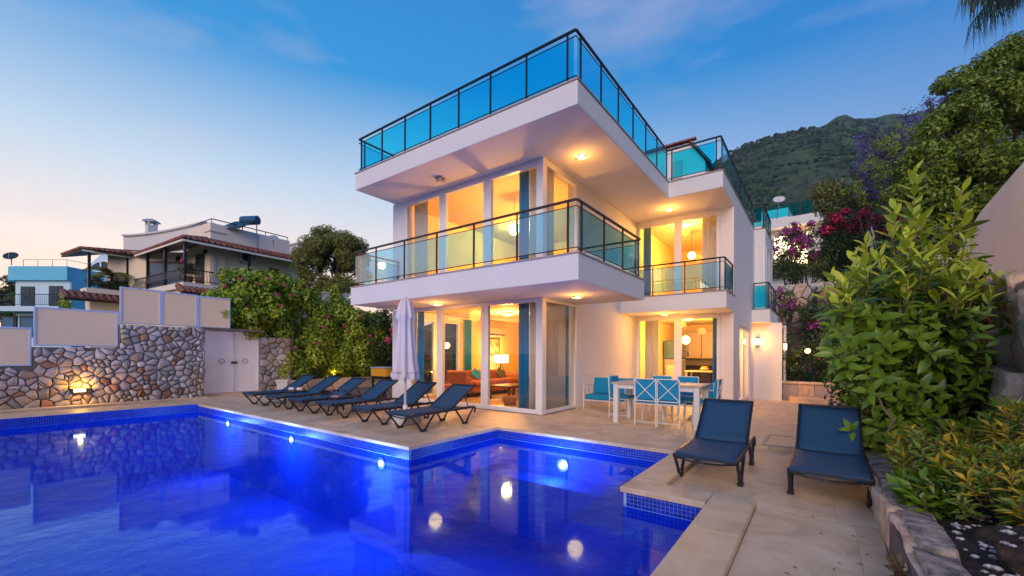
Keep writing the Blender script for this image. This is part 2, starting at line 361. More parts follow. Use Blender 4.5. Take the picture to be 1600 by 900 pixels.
# ================================================================== TERRAIN
from mathutils import noise as mnoise
def sstep(x,a,b):
    t=min(1,max(0,(x-a)/(b-a))); return t*t*(3-2*t)
TH=R(36.323); CT,ST=math.cos(TH),math.sin(TH)
def height(x,y):
    a=x*CT+y*ST; d=-x*ST+y*CT                     # across / away from the terrace
    r=math.hypot(a,d)
    az=math.degrees(math.atan2(a,d))
    h=-1.9
    # garden terrace behind the villa, then the long slope up to the mountain
    h=h+ (1.75*sstep(y,17.2,19)+4.55*sstep(y,24.25,24.8))*sstep(x,-9,-5) if x>-12 else h
    if x>2.6: h=max(h,1.6*sstep(x,2.6,3.4)+.4)
    if x<-16.5: h=max(h,1.2)
    if d>24:
        h=max(h,(4.2+min(d-24,45)*.16)*sstep(az,-12,8)) if az>-12 else h
    # mountain
    e=[(-60,0),(-20,.02),(-5,.10),(12,.30),(24,.42),(27.8,.482),(31.5,.518),(34,.535),(36,.555),(38.4,.572),(42.5,.570),(50,.56),(75,.5),(100,.2),(125,0)]
    if d>0 or a>0:
        k=0
        for (a0,v0),(a1,v1) in zip(e,e[1:]):
            if a0<=az<=a1: k=v0+(v1-v0)*(az-a0)/(a1-a0)
        rr=r
        m=k*620/max(.3,math.cos(math.radians(min(60,abs(az)))))*math.cos(math.radians(min(60,abs(az))))
        R0=620/max(.45,math.cos(math.radians(min(63,abs(az)))))
        g=sstep(rr,60,R0)*.75+.25*max(0,min(1,(rr-60)/(R0-60)))
        fall=1-sstep(rr,R0*1.05,R0*1.9)*.7
        nv=mnoise.fractal(Vector((x*.006,y*.006,3.1)),1.0,2.0,6)*26+mnoise.fractal(Vector((x*.03,y*.03,1.)),1.0,2.0,4)*6
        if rr>62: h=max(h,(585*k)*g*fall + nv*sstep(rr,90,400)*min(1,k*4))
    return h
def terrain():
    rings=[0,4,8,12,15,17,19,20,21,22,23,24,25,26.5,28,31,36,42,50,60,72,86,102,120,140,162,186,212,240,270,300,330,360,390,420,450,480,505,530,550,570,590,605,620,635,655,690,740,790,850,920,1000]
    az=[-180+i*6 for i in range(21)]+[-56+i*3 for i in range(16)]+[-8+i*.8 for i in range(85)]+[61+i*4 for i in range(30)]
    vs=[];fs=[]
    n=len(az)
    for r in rings:
        for a in az:
            t=math.radians(a); A=r*math.sin(t); D=r*math.cos(t)
            x=A*CT-D*ST; y=A*ST+D*CT
            vs.append((x,y,height(x,y)))
    for i in range(len(rings)-1):
        for k in range(n):
            fs.append((i*n+k,i*n+(k+1)%n,(i+1)*n+(k+1)%n,(i+1)*n+k))
    b=MB(); b.add(vs,fs)
    m=bpy.data.materials.new('hillside'); m.use_nodes=True; t=m.node_tree; nn=t.nodes; l=t.links; p=nn['Principled BSDF']; p.inputs['Roughness'].default_value=.95; p.inputs['Specular IOR Level'].default_value=.1
    g=nn.new('ShaderNodeNewGeometry')
    def nzz(s,d=6,rough=.6):
        q=nn.new('ShaderNodeTexNoise'); q.inputs['Scale'].default_value=s; q.inputs['Detail'].default_value=d; q.inputs['Roughness'].default_value=rough; l.new(g.outputs['Position'],q.inputs[0]); return q
    q1=nzz(.012); q2=nzz(.09,5,.65)
    r1=nn.new('ShaderNodeValToRGB'); e=r1.color_ramp.elements; e[0].position=.38; e[0].color=(.014,.050,.030,1); e[1].position=.62; e[1].color=(.085,.145,.06,1)
    l.new(q2.outputs[0],r1.inputs[0])
    r2=nn.new('ShaderNodeMapRange'); r2.inputs[1].default_value=.50; r2.inputs[2].default_value=.66; r2.inputs[4].default_value=.5; l.new(q1.outputs[0],r2.inputs[0])
    q3=nzz(.16,3); r3=nn.new('ShaderNodeValToRGB'); e=r3.color_ramp.elements; e[0].position=.42; e[0].color=(.03,.04,.022,1); e[1].position=.56; e[1].color=(.105,.09,.06,1); l.new(q3.outputs[0],r3.inputs[0])
    x=nn.new('ShaderNodeMix'); x.data_type='RGBA'; l.new(r2.outputs[0],x.inputs[0]); l.new(r1.outputs[0],x.inputs[6]); l.new(r3.outputs[0],x.inputs[7])
    l.new(x.outputs[2],p.inputs['Base Color'])
    bp=nn.new('ShaderNodeBump'); bp.inputs['Distance'].default_value=8; bp.inputs['Strength'].default_value=.9; l.new(q2.outputs[0],bp.inputs['Height']); l.new(bp.outputs[0],p.inputs['Normal'])
    o=b.build('mountain_ground',m,smooth=True,fix=False); tag(o,kind='structure')
    o.name='ground'
terrain()

# scrub on the mountain: individual dark bushes too many to count
def scrub():
    base=MB(); 
    V=[];F=[]
    tmpl=bmesh.new(); bmesh.ops.create_icosphere(tmpl,subdivisions=1,radius=1); tv=np.array([v.co[:] for v in tmpl.verts]); tf=[tuple(v.index for v in f.verts) for f in tmpl.faces]; tmpl.free()
    n=0
    for i in range(11000):
        az=math.radians(random.uniform(17,52)); r=random.choice((random.uniform(150,420),random.uniform(330,640)))
        A=r*math.sin(az); D=r*math.cos(az); x=A*CT-D*ST; y=A*ST+D*CT
        if mnoise.noise(Vector((x*.012,y*.012,.5)))<-.12 and random.random()<.8: continue
        z=height(x,y); s=random.uniform(.7,1.7)*(.5+r/700)
        vv=tv*np.array([s,s,s*random.uniform(.6,1.1)])*rng.uniform(.75,1.25,(len(tv),1))+np.array([x,y,z+s*.3])
        V+= [tuple(p) for p in vv]; F+=[tuple(k+n for k in f) for f in tf]; n+=len(tv)
    b=MB(); b.v=V; b.f=F
    mat('scrub',(.022,.055,.03),.95,island=.6,spec=.1)
    o=b.build('hillside_scrub',M['scrub']); tag(o,'dark green scrub and bushes scattered over the mountainside','scrub',kind='stuff')
scrub()

# ================================================================== POOL AND DECK
PX0,PY1,PX1,PY2,PX3,PY4,PX5=-12.26,3.744,-4.465,5.676,-1.505,3.847,-.755
PYN=-3.2
WZ=-.165
pool=[(PX0,PYN),(PX5,PYN),(PX5,PY4),(PX3,PY4),(PX3,PY2),(PX1,PY2),(PX1,PY1),(PX0,PY1)]
b=MB(); n=len(pool); DZ=-1.45
b.add([(x,y,DZ) for x,y in pool]+[(x,y,-.02) for x,y in pool],[(i,n+i,n+(i+1)%n,(i+1)%n) for i in range(n)])
RECT=[(PX0,PYN,PX1,PY1),(PX1,PYN,PX3,PY2),(PX3,PYN,PX5,PY4)]
for x0,y0,x1,y1 in RECT: b.add([(x0,y0,DZ),(x1,y0,DZ),(x1,y1,DZ),(x0,y1,DZ)],[(0,1,2,3)])
basin=b.build('pool_basin',M['mosaic']); tag(basin,kind='structure')
b=MB().box(PX3-.62,PY4-.001,DZ+.002,PX3-.002,PY2-.002,-.46).box(PX1+.002,PY2-.55,DZ+.003,PX3-.622,PY2-.003,-.62); tag(b.build('pool_bench',M['mosaic']),kind='structure')
b=MB()
for x0,y0,x1,y1 in RECT: b.add([(x0,y0,WZ),(x1,y0,WZ),(x1,y1,WZ),(x0,y1,WZ)],[(0,1,2,3)])
tag(b.build('pool_water',M['water']),kind='structure')
# waterline band of small blue tiles
def band():
    b=MB(); g=MB(); s=.036; gap=.0035
    for i in range(n):
        (x0,y0),(x1,y1)=pool[i],pool[(i+1)%n]
        Lg=math.hypot(x1-x0,y1-y0); ux,uy=(x1-x0)/Lg,(y1-y0)/Lg; nx,ny=-uy,ux   # inward for ccw
        if y0<0 and y1<0: continue
        k0=int(Lg/s)
        for k in range(k0):
            px,py=x0+ux*s*(k+.5),y0+uy*s*(k+.5)
            if py<.3 and px>-11: continue
            if py<-.5: continue
            for r in range(5):
                z1=-.004-r*s; z0=z1-s+gap; w=(s-gap)/2
                a=(px-ux*w+nx*.006,py-uy*w+ny*.006); c=(px+ux*w+nx*.006,py+uy*w+ny*.006)
                e=(px-ux*w+nx*.002,py-uy*w+ny*.002); d=(px+ux*w+nx*.002,py+uy*w+ny*.002)
                b.add([(*a,z0),(*c,z0),(*c,z1),(*a,z1),(*e,z0),(*d,z0),(*d,z1),(*e,z1)],[(0,1,2,3),(3,2,6,7),(0,3,7,4),(2,1,5,6),(1,0,4,5)])
        g.add([(x0+nx*.002+ux*.002,y0+ny*.002+uy*.002,-.19),(x1+nx*.002-ux*.002,y1+ny*.002-uy*.002,-.19),(x1+nx*.002-ux*.002,y1+ny*.002-uy*.002,-.002),(x0+nx*.002+ux*.002,y0+ny*.002+uy*.002,-.002)],[(0,1,2,3)])
    go=g.build('waterline_grout',M['grout'],parent=basin,fix=False)
    to=b.build('waterline_tiles',M['tile_blue'],parent=basin); to['kind']='stuff'; go['kind']='stuff'
band()
# deck bed below the slabs, and travertine slabs one by one
b=MB(); b.box(-13.9,-3.2,-1.9,PX0-.01,PY1,-.06).box(-14.6,PY1+.01,-1.9,PX1-.012,20,-.064).box(PX1-.012,PY2+.01,-1.9,PX3+.0,12.7,-.061).box(PX3+.01,PY4+.01,-1.9,1.6,12.69,-.062).box(PX5+.01,-3.2,-1.9,1.6,PY4+.01,-.063)
deck=b.build('pool_deck',M['mortar']); tag(deck,kind='structure')
tilecache={}
def tile(x0,y0,x1,y1,z,name='tile',th=.05,parent=deck,bev=.001,m='travertine'):
    w,d=round(x1-x0,3),round(y1-y0,3)
    if w<.03 or d<.03: return
    key=(w,d,th,m)
    if key not in tilecache:
        q=MB(); e=bev
        a,c=w/2,d/2
        q.add([(-a,-c,-th),(a,-c,-th),(a,c,-th),(-a,c,-th),(-a,-c,-e),(a,-c,-e),(a,c,-e),(-a,c,-e),(-a+e,-c+e,0),(a-e,-c+e,0),(a-e,c-e,0),(-a+e,c-e,0)],
              [(0,1,5,4),(1,2,6,5),(2,3,7,6),(3,0,4,7),(4,5,9,8),(5,6,10,9),(6,7,11,10),(7,4,8,11),(8,9,10,11)])
        tilecache[key]=q.mesh(name,M[m])
    o=link(name,tilecache[key],parent,((x0+x1)/2,(y0+y1)/2,z+random.uniform(-.0008,.0008)))
    o.location-=parent.location
def tiles(x0,y0,x1,y1,z,sx=.62,sy=.62,off=.5,g=.0012):
    r=0; y=y0
    while y<y1-.02:
        yb=min(y+sy,y1); x=x0-(off*sx if r%2 else 0)
        while x<x1-.02:
            a,c=max(x,x0),min(x+sx,x1)
            if c-a>.02: tile(a+g,y+g,c-g,yb-g,z)
            x+=sx
        y+=sy; r+=1
# coping stones: overhang the water 25 mm
def coping(x0,y0,x1,y1,z,axis,step=.95):
    if axis=='x':
        k=max(1,round((x1-x0)/step)); s=(x1-x0)/k
        for i in range(k): tile(x0+i*s+.002,y0,x0+(i+1)*s-.002,y1,z,'coping_stone',.05,bev=.008)
    else:
        k=max(1,round((y1-y0)/step)); s=(y1-y0)/k
        for i in range(k): tile(x0,y0+i*s+.002,x1,y0+(i+1)*s-.002,z,'coping_stone',.05,bev=.008)
ov=.025
coping(PX0,PY1-ov,PX1+ov,PY1+.31,.0,'x')
coping(PX1-.29,PY1+.314,PX1+ov,PY2-ov,.0,'y')
coping(PX1-.29,PY2-ov+.004,PX3-ov,PY2+.30,.0,'x')
coping(PX3-ov,PY4-ov+.332,PX3+.305,PY2+.30,.0,'y')
coping(PX3-ov,PY4-ov,PX5-ov,PY4+.303,.0,'x')
coping(PX5-ov+.004,-3.0,PX5+.315,PY4+.303,.0,'y')
coping(PX0-.55,-1.5,PX0+ov-.03,PY1+.31,.0,'y')
tiles(-13.25,-1.0,PX0-.555,PY1+.31,-.002)
tiles(-14.5,PY1+.314,PX1-.294,7.25,-.001)
tiles(PX1-.294,PY2+.304,PX3+.305,7.25,-.001)
tiles(-4.56,7.254,PX3+.305,12.68,-.001)
tiles(PX3+.309,6.70,.62,12.68,-.001)
tiles(PX3+.309,PY4+.307,.36,6.69,-.045,1.3,.85,.5,.0005)
tiles(PX5+.319,-1.5,.36,PY4+.303,-.045,1.3,.95,.5,.0005)
# the walk beside the villa drops gently away to the back
b=MB(); ys=[12.684,13.4,14.2,15,16,17,18.3]; 
vs=[];
for y in ys:
    z=-.30*sstep(y,12.6,16.2)-.001
    vs+=[(-2.2,y,z),(1.4,y,z)]
b.add(vs,[(2*i,2*i+1,2*i+3,2*i+2) for i in range(len(ys)-1)])
tag(b.build('side_walk',M['travertine']),kind='structure')
# drain cover let into the deck
b=MB().box(-.66,6.78,-.02,-.62,7.7,.012).box(-.25,6.78,-.02,-.21,7.7,.012).box(-.62,6.78,-.02,-.25,6.82,.012).box(-.62,7.66,-.02,-.25,7.7,.012)
hc=thing('access_cover','flush stone access cover in the deck behind the two near loungers','access cover',(-.43,7.24,0))
b.build('cover_rim',M['coping_marble'],hc); MB().box(-.618,6.822,-.01,-.252,7.658,.006).build('cover_plate',M['travertine'],hc)
# pool lights
for x,y,z,lab in [(-10.45,PY1,-.30,'far left corner'),(-7.64,PY1,-.30,'middle of the long wall'),(-5.05,PY1,-.32,'next to the deck corner')]:
    t=thing('pool_light',f'lit underwater pool light at the {lab}','pool light',(x,y,z),0,'underwater pool lights')
    MB().tube([(x,y-.001,z),(x,y-.025,z)],.085,20).build('rim',M['steel'],t)
    MB().tube([(x,y-.024,z),(x,y-.032,z)],.042,20).build('lens',M['pool_light_glow'],t)
    lamp('pool_lamp',(x,y-.34,z-.06),(.26,.48,1),66,.08,'POINT',t)
t=thing('pool_light','lit underwater light in the shallow pool corner below the dining set','pool light',(-3.19,PY2,-.46),0,'underwater pool lights')
MB().tube([(-3.19,PY2-.001,-.46),(-3.19,PY2-.025,-.46)],.10,20).build('rim',M['steel'],t)
MB().tube([(-3.19,PY2-.024,-.46),(-3.19,PY2-.034,-.46)],.05,20).build('lens',M['pool_light_glow'],t)
lamp('pool_lamp',(-3.19,PY2-.34,-.42),(.26,.48,1),50,.08,'POINT',t)

for x,lab in ((-10.3,'far'),(-7.4,'middle'),(-4.4,'near')):   # unseen lights added in the opposite wall to brighten the pool
    t=thing('pool_light',f'added unseen underwater light at the {lab} end of the pool wall nearest the viewer','pool light',(x,PYN,-.4),0,'underwater pool lights')
    MB().tube([(x,PYN+.001,-.4),(x,PYN+.025,-.4)],.085,20).build('rim',M['steel'],t); MB().tube([(x,PYN+.024,-.4),(x,PYN+.032,-.4)],.042,20).build('lens',M['pool_light_glow'],t)
    lamp('pool_lamp',(x,PYN+.34,-.45),(.26,.48,1),58,.08,'POINT',t)
# ================================================================== VILLA
tx,ty,tl,ti,t2=-3.17,6.065,-9.30,11.107,-1.90
t0,t1,tr=5.292,5.69,6.572
bx,by,bl,be=-3.03,5.85,-9.14,8.87
b0,b1,br=2.415,2.825,3.71
s2,sy=-1.86,11.386
gx,gy,gl,dy=-4.584,7.277,-9.39,12.714
YB=20.0
V=thing('villa','white modern two storey villa with glass balconies and lit windows beside the pool','villa',(-5,10,0))
P_=M['plaster']
def wall(*bb,name='wall',m=None):
    b=MB()
    for q in bb: b.box(*q)
    return b.build(name,m or P_,V)
G0=-.06
# left long wall, back wall, right walls
wall((gl,gy+.25,G0,gl+.25,7.7,b0),(gl,9.75,G0,gl+.25,YB,b0),(gl,7.7,2.25,gl+.25,9.75,b0),(gl,gy+.25,b0+.001,gl+.25,YB,t0))
wall((gl,YB-.25,-.5,t2,YB-.001,t0-.001))
wall((gl,gy,G0,-8.70,gy+.248,b0))                     # front pier, ground floor
wall((gl,gy,b1,-8.88,gy+.248,t0))                     # front pier, first floor
wall((gx-.25,8.79,G0,gx,dy-.001,b0),(gx-.25,8.79,b0+.001,gx,dy-.001,t0))   # wall over the dining terrace
wall((-2.225,dy,-.4,t2,dy+.28,b0))                    # pillar right of dining window
wall((-2.245,dy,b1,t2,dy+.28,t0))
wall((t2-.25,dy+.281,-.5,t2,13.72,b0-.3),(t2-.25,13.72,-.5,t2-.001,13.74,b0-.3),(t2-.25,16.1,-.5,t2,YB-.26,b0-.3),(t2-.25,dy+.281,b0-.299,t2,YB-.26,t0))
wall((gx+.001,17.2,0,t2-.251,17.4,t0-.01),name='interior_wall',m=M['interior_paint'])
wall((gl+.251,13.2,0,gx-.001,13.4,t0-.01),name='interior_wall',m=M['interior_paint'])
wall((gx-.249,dy+.0,0,gx-.001,17.19,b0-.01),(gx-.249,dy,b1+.01,gx-.001,17.19,t0-.01),name='interior_wall',m=M['interior_paint'])
# inner linings in warm paint
for q in [(gl+.251,9.76,.02,gl+.27,13.19,b0-.02),(gl+.251,gy+.3,b1+.02,gl+.27,13.19,t0-.02),(gx-.27,8.85,.02,gx-.2515,dy-.01,b0-.02),(gx-.27,8.85,b1+.02,gx-.2515,dy-.01,t0-.02),(gx+.001,dy+.1,.02,gx+.02,17.19,b0-.02),(gx+.001,dy+.1,b1+.02,gx+.02,17.19,t0-.02),(t2-.27,dy+.29,b1+.02,t2-.252,17.19,t0-.02)]:
    MB().box(*q).build('interior_lining',M['interior_paint'],V)
for q in [(gl+.28,gy+.27,b0-.012,gx-.28,13.19,b0-.004),(gl+.28,gy+.27,t0-.012,gx-.28,13.19,t0-.004),(gx+.03,dy+.12,b0-.012,t2-.28,17.19,b0-.004),(gx+.03,dy+.12,t0-.012,t2-.28,17.19,t0-.004)]:
    MB().box(*q).build('interior_ceiling',M['interior_ceiling'],V)
for q in [(gl+.26,gy+.02,-.04,gx-.02,13.19,.004),(gx-.01,dy+.02,-.04,t2-.26,17.19,.004),(gl+.26,gy+.3,b1+.001,gx-.26,13.19,b1+.01),(gx+.03,dy+.15,b1+.001,t2-.27,17.19,b1+.01)]:
    MB().box(*q).build('interior_floor',M['interior_floor'],V)
# slabs
sl=MB().prism([(tl,ty),(tx,ty),(tx,ti),(t2,ti),(t2,YB),(tl,YB)],t0,t1).build('roof_slab',P_,V,bevel=.012)
MB().prism([(bl,by),(bx,by),(bx,be),(gx-.1,be),(gx-.1,YB-.26),(gl+.251,YB-.26),(gl+.251,gy+.249),(bl,gy+.249)],b0,b1).build('balcony_slab',P_,V,bevel=.012)
MB().box(gx+.002,sy,b0,s2,dy+.0,b1).build('balcony_slab',P_,V,bevel=.012)
MB().box(gx+.002,dy+.002,b0,t2-.252,YB-.26,b1-.001).build('floor_slab',P_,V)
# thin marble edge caps
def cap(name,segs,z,h=.028):
    b=MB()
    for q in segs: b.box(q[0],q[1],z+.001,q[2],q[3],z+h)
    b.build(name,M['coping_marble'],V,bevel=.005)
cap('edge_cap',[(tl-.02,ty-.02,tx+.02,ty+.22),(tx-.2,ty+.221,tx+.02,ti+.1),(tx+.021,ti-.02,t2+.02,ti+.22),(t2-.2,ti+.221,t2+.02,16.98),(tl-.02,ty+.221,tl+.2,YB)],t1)
cap('edge_cap',[(bl-.02,by-.02,bx+.02,by+.2),(bx-.18,by+.201,bx+.02,be+.02),(gx+.003,be-.16,bx-.181,be+.02),(bl-.02,by+.201,bl+.16,gy-.01)],b1)
cap('edge_cap',[(gx+.004,sy-.02,s2+.02,sy+.18),(s2-.16,sy+.181,s2+.02,dy-.001)],b1)
# ---- bay at the far end of the right side
b=MB().box(t2+.001,17.02,t0-3.0+.5,-1.56,YB-.3,t1-.02); b.build('bay_wall',P_,V,bevel=.01)
MB().box(t2+.002,16.4,2.37,-1.36,YB-.4,2.79).build('bay_slab',P_,V,bevel=.01)
cap('edge_cap',[(t2+.003,16.38,-1.34,16.58),(-1.5,16.581,-1.34,YB-.4)],2.79)
cap('edge_cap',[(t2+.021,17.0,-1.54,17.2),(-1.72,17.201,-1.54,YB-.3)],t1-.02)
MB().box(t2+.001,17.0,-.5,-1.20,YB-.5,2.37).build('bay_wall',P_,V)
MB().box(-1.199,17.0,-.5,-1.06,17.1,2.368).build('bay_wall',P_,V); MB().box(-1.199,18.9,-.5,-1.06,YB-.5,2.368).build('bay_wall',P_,V)
# ---- windows: a frame with panes
def window(name,axis,c,segs,z0,z1,fw=.06,dep=.09,sill=None,pane_m='window_glass',mull=None,label=None):
    """axis 'x': lies in plane y=c, segs are (x0,x1) of each leaf; 'y': plane x=c"""
    f=MB(); ps=[]
    def B(a0,a1,z_0,z_1,d0,d1):
        if axis=='x': f.box(a0,c+d0,z_0,a1,c+d1,z_1)
        else: f.box(c-d1,a0,z_0,c-d0,a1,z_1)
    A0,A1=segs[0][0],segs[-1][1]
    B(A0,A1,z1-fw,z1,0,dep); B(A0,A1,z0,z0+fw*1.2,0,dep)
    edges=[A0]+[ (segs[i][1]+segs[i+1][0])/2 for i in range(len(segs)-1)]+[A1]
    for i,(s0,s1) in enumerate(segs):
        lft=s0; rgt=s1
        B(s0,s0+fw,z0+fw*1.2,z1-fw,.002,dep-.002); B(s1-fw,s1,z0+fw*1.2,z1-fw,.002,dep-.002)
        if i<len(segs)-1 and segs[i+1][0]-s1>.002: B(s1,segs[i+1][0],z0,z1,.012,dep+.01)
        ps.append((s0+fw,s1-fw))
    o=f.build(name,M['frame_white'],V,bevel=.004,label=label)
    for a0,a1 in ps:
        q=MB()
        if axis=='x': q.box(a0-.005,c+dep*.45,z0+fw*1.2-.004,a1+.005,c+dep*.45+.008,z1-fw+.004)
        else: q.box(c-dep*.45-.008,a0-.005,z0+fw*1.2-.004,c-dep*.45,a1+.005,z1-fw+.004)
        q.build('pane',M[pane_m],o)
    return o
window('sliding_window','x',gy,[(-8.70,-7.60),(-7.54,-6.16),(-6.10,-4.67)],.01,b0-.005,.075)
window('corner_window','y',gx,[(gy+.10,8.789)],.01,b0-.005,.06)
wall((-4.668,gy+.001,.0,gx+.001,gy+.099,b0-.003),name='corner_post',m=M['frame_white'])
window('upper_window','x',gy,[(-8.88,-7.53),(-7.45,-6.11),(-6.03,-4.67)],b1+.01,t0-.06,.075)
window('upper_corner_window','y',gx,[(gy+.10,8.789)],b1+.01,t0-.06,.06)
wall((-4.668,gy+.001,b1,gx+.001,gy+.099,t0-.003),name='corner_post',m=M['frame_white'])
wall((-8.88,gy+.002,t0-.059,-4.669,gy+.15,t0-.002),(gx-.15,gy+.101,t0-.059,gx-.002,8.79,t0-.002),name='window_head')
window('dining_window','x',dy,[(-4.58,-3.37),(-3.34,-2.23)],.005,b0-.05,.085)
wall((-4.58,dy+.002,b0-.049,-2.226,dy+.2,b0-.001),name='window_head')
window('upper_dining_window','x',dy,[(-4.58,-3.38),(-3.35,-2.25)],b1+.01,t0-.08,.085)
wall((-4.58,dy+.002,t0-.079,-2.246,dy+.2,t0-.001),name='window_head')
window('side_door','y',t2-.04,[(13.75,14.9),(14.94,16.09)],-.2,2.11,.09)
window('garden_window','y',gl+.16,[(7.7,8.70),(8.74,9.75)],.0,2.249,.06)
window('bay_window','x',17.0,[(-1.86,-1.60)],2.83,5.12,.04,.06,pane_m='window_glass')
window('bay_window','y',-1.545,[(17.35,18.3),(18.35,19.4)],2.83,5.12,.06,.06,pane_m='window_dark')
window('bay_window','y',-1.07,[(17.12,18.89)],.0,2.3,.06,.06,pane_m='window_dark')
# ---- railings: rails are the part; posts and glass panels are its pieces
def railing(name,runs,z,zt,handm,postm='metal_dark',step=.86,glass_m='rail_glass',ends=True,gap=.10):
    rail=MB(); 
    posts=[];pan=[]
    for (x0,y0),(x1,y1),first,last in runs:
        Lg=math.hypot(x1-x0,y1-y0); u=Vector(((x1-x0)/Lg,(y1-y0)/Lg,0)); nn=Vector((-u.y,u.x,0)); A=Vector((x0,y0,0))
        rail.bar(A+Vector((0,0,zt-.022)),A+u*Lg+Vector((0,0,zt-.018)),.042,.036)
        rail.bar(A+Vector((0,0,zt-gap-.018)),A+u*Lg+Vector((0,0,zt-gap-.018)),.016,.016)
        rail.bar(A+Vector((0,0,z+.085)),A+u*Lg+Vector((0,0,z+.085)),.018,.018)
        a=first; bnd=Lg-last; k=max(1,round((bnd-a)/step)); s=(bnd-a)/k
        ds=[a+i*s for i in range(k+1)]
        for d in ds: posts.append(A+u*d)
        segs=list(zip(ds,ds[1:]))
        if a>.1: segs=[(0.02,a)]+segs
        if last>.1: segs=segs+[(bnd,Lg-.02)]
        for d0,d1 in segs: pan.append((A+u*(d0+.026),A+u*(d1-.026),nn))
    o=rail.build(name,M[handm],V,bevel=.006)
    for p in posts:
        q=MB().box(p.x-.014,p.y-.014,z+.0,p.x+.014,p.y+.014,zt-.037).box(p.x-.045,p.y-.045,z+.001,p.x+.045,p.y+.045,z+.014); q.build('post',M[postm],o)
    for a,c,nn in pan:
        if (c-a).length<.05: continue
        q=MB(); t=nn*.005; lo=z+.098; hi=zt-gap-.03
        q.add([(*(a-t).xy,lo),(*(c-t).xy,lo),(*(c+t).xy,lo),(*(a+t).xy,lo),(*(a-t).xy,hi),(*(c-t).xy,hi),(*(c+t).xy,hi),(*(a+t).xy,hi)],
              [(3,2,1,0),(4,5,6,7),(0,1,5,4),(1,2,6,5),(2,3,7,6),(3,0,4,7)])
        q.build('glass_panel',M[glass_m],o)
    return o
i_=.06
railing('terrace_railing',[((tl+i_,ty+i_),(tx-i_,ty+i_),.10,.16),((tx-i_,ty+i_),(tx-i_,ti+i_),.16,.04),((tx-i_,ti+i_),(t2-i_,ti+i_),.12,.10),((t2-i_,ti+i_),(t2-i_,16.95),.15,.04),((-1.98,17.06),(-1.62,17.06),.02,.02),((-1.62,17.06),(-1.62,19.6),.1,.04),((tl+i_,YB-.2),(tl+i_,ty+i_),.04,.16)],t1+.028,tr,'metal_dark')
railing('balcony_railing',[((bl+i_,by+i_),(bx-i_,by+i_),.85,.16),((bx-i_,by+i_),(bx-i_,be-.1),.16,.10),((bx-i_,be-.1),(gx+.03,be-.1),.1,.05),((bl+i_,gy-.03),(bl+i_,by+i_),.05,.1)],b1+.028,br,'rail_brown',postm='rail_brown',step=.98,glass_m='balcony_glass')
railing('balcony_railing',[((gx+.03,sy+i_),(s2-i_,sy+i_),.05,.10),((s2-i_,sy+i_),(s2-i_,dy-.02),.10,.03)],b1+.028,br-.02,'metal_dark',step=.9,glass_m='balcony_glass')
railing('balcony_railing',[((t2+.03,16.47),(-1.42,16.47),.03,.04),((-1.42,16.47),(-1.42,19.4),.1,.04)],2.818,3.72,'metal_dark',step=.9)
# ---- stair house on the roof terrace with a tiled edge
MB().xprism([(-5.3,5.6),(-3.25,5.6),(-3.25,8.0),(-3.78,8.78),(-5.3,8.78)],(0,15.7,0),(1,0,0),(0,0,1),(0,1,0),3.0).build('roof_room',P_,V)
b=MB()
def halfpipe(b,p0,p1,r,up=(0,0,1),n=6):
    p0=Vector(p0);p1=Vector(p1);d=(p1-p0).normalized();u=Vector(up);x=d.cross(u).normalized();u=x.cross(d)
    vs=[]
    for p in (p0,p1):
        for k in range(n+1):
            t=PI*k/n; vs.append(p+x*math.cos(t)*r+u*math.sin(t)*r)
    m=n+1
    b.add(vs,[(k,k+1,m+k+1,m+k) for k in range(n)]+[tuple(range(m))[::-1],tuple(range(m,2*m))])
for k in range(7): 
    x=-5.3+k*.25; halfpipe(b,(x,15.62,8.80),(x+.27,15.62,8.80),.09)
    halfpipe(b,(x,15.62,8.80),(x,18.8,8.80),.11)
for k in range(8):
    q=k/8; x=-3.72+.62*q; z=8.74-.86*q; halfpipe(b,(x,15.62,z),(x+.085,15.62,z-.115),.075)
    halfpipe(b,(x,15.6,z+.0),(x,18.8,z+.0),.07,up=(.8,0,.6))
ro=b.build('roof_tiles',M['roof_tile'],V); ro['kind']='stuff'
MB().box(-4.35,15.58,7.55,-4.0,15.70,8.2).build('wall_box',M['ac_white'],V,bevel=.02)
# ---- ceiling lamps (each a thing)
def ceil_lamp(x,y,z,label,on=True,power=13):
    t=thing('ceiling_lamp',label,'ceiling lamp',(x,y,z),R(random.uniform(-6,6)),'square ceiling lamps under the slabs')
    MB().box(-.115,-.115,-.03,.115,.115,-.001).build('base',M['steel'],t).location=(0,0,0)
    b=MB(); k=5   # curved frosted cover
    vs=[];fs=[]
    for i in range(k+1):
        for j in range(k+1):
            u,v=-1+2*i/k,-1+2*j/k; vs.append((u*.10,v*.10,-.075+.035*(u*u)+.012*v*v))
    for i in range(k):
        for j in range(k): fs.append((i*(k+1)+j,i*(k+1)+j+1,(i+1)*(k+1)+j+1,(i+1)*(k+1)+j))
    me=b.add(vs,fs).mesh('cover',M['lamp_glow'] if on else M['dish_grey']); link('cover',me,t)
    MB().bar((-.125,0,-.05),(.125,0,-.05),.02,.02).bar((0,-.125,-.052),(0,.125,-.052),.02,.02).build('clips',M['metal_dark'],None).parent=t
    if on:
        l=lamp('lamp_light',(0,0,-.20),WARM,power,.15); l.parent=t
    return t
ceil_lamp(-3.92,7.66,t0,'lit square lamp on the top slab soffit near the front right corner')
ceil_lamp(-7.05,6.78,t0,'unlit square lamp on the top slab soffit above the long balcony',on=False)
ceil_lamp(-3.38,11.85,t0,'lit square lamp under the roof above the small upper balcony',power=20)
ceil_lamp(-7.03,6.66,b0,'lit square lamp under the long balcony behind the closed parasol')
ceil_lamp(-3.85,7.35,b0,'lit square lamp under the long balcony right corner over the pool terrace')
ceil_lamp(-3.50,11.95,b0,'lit square lamp over the dining table under the small balcony',power=24)
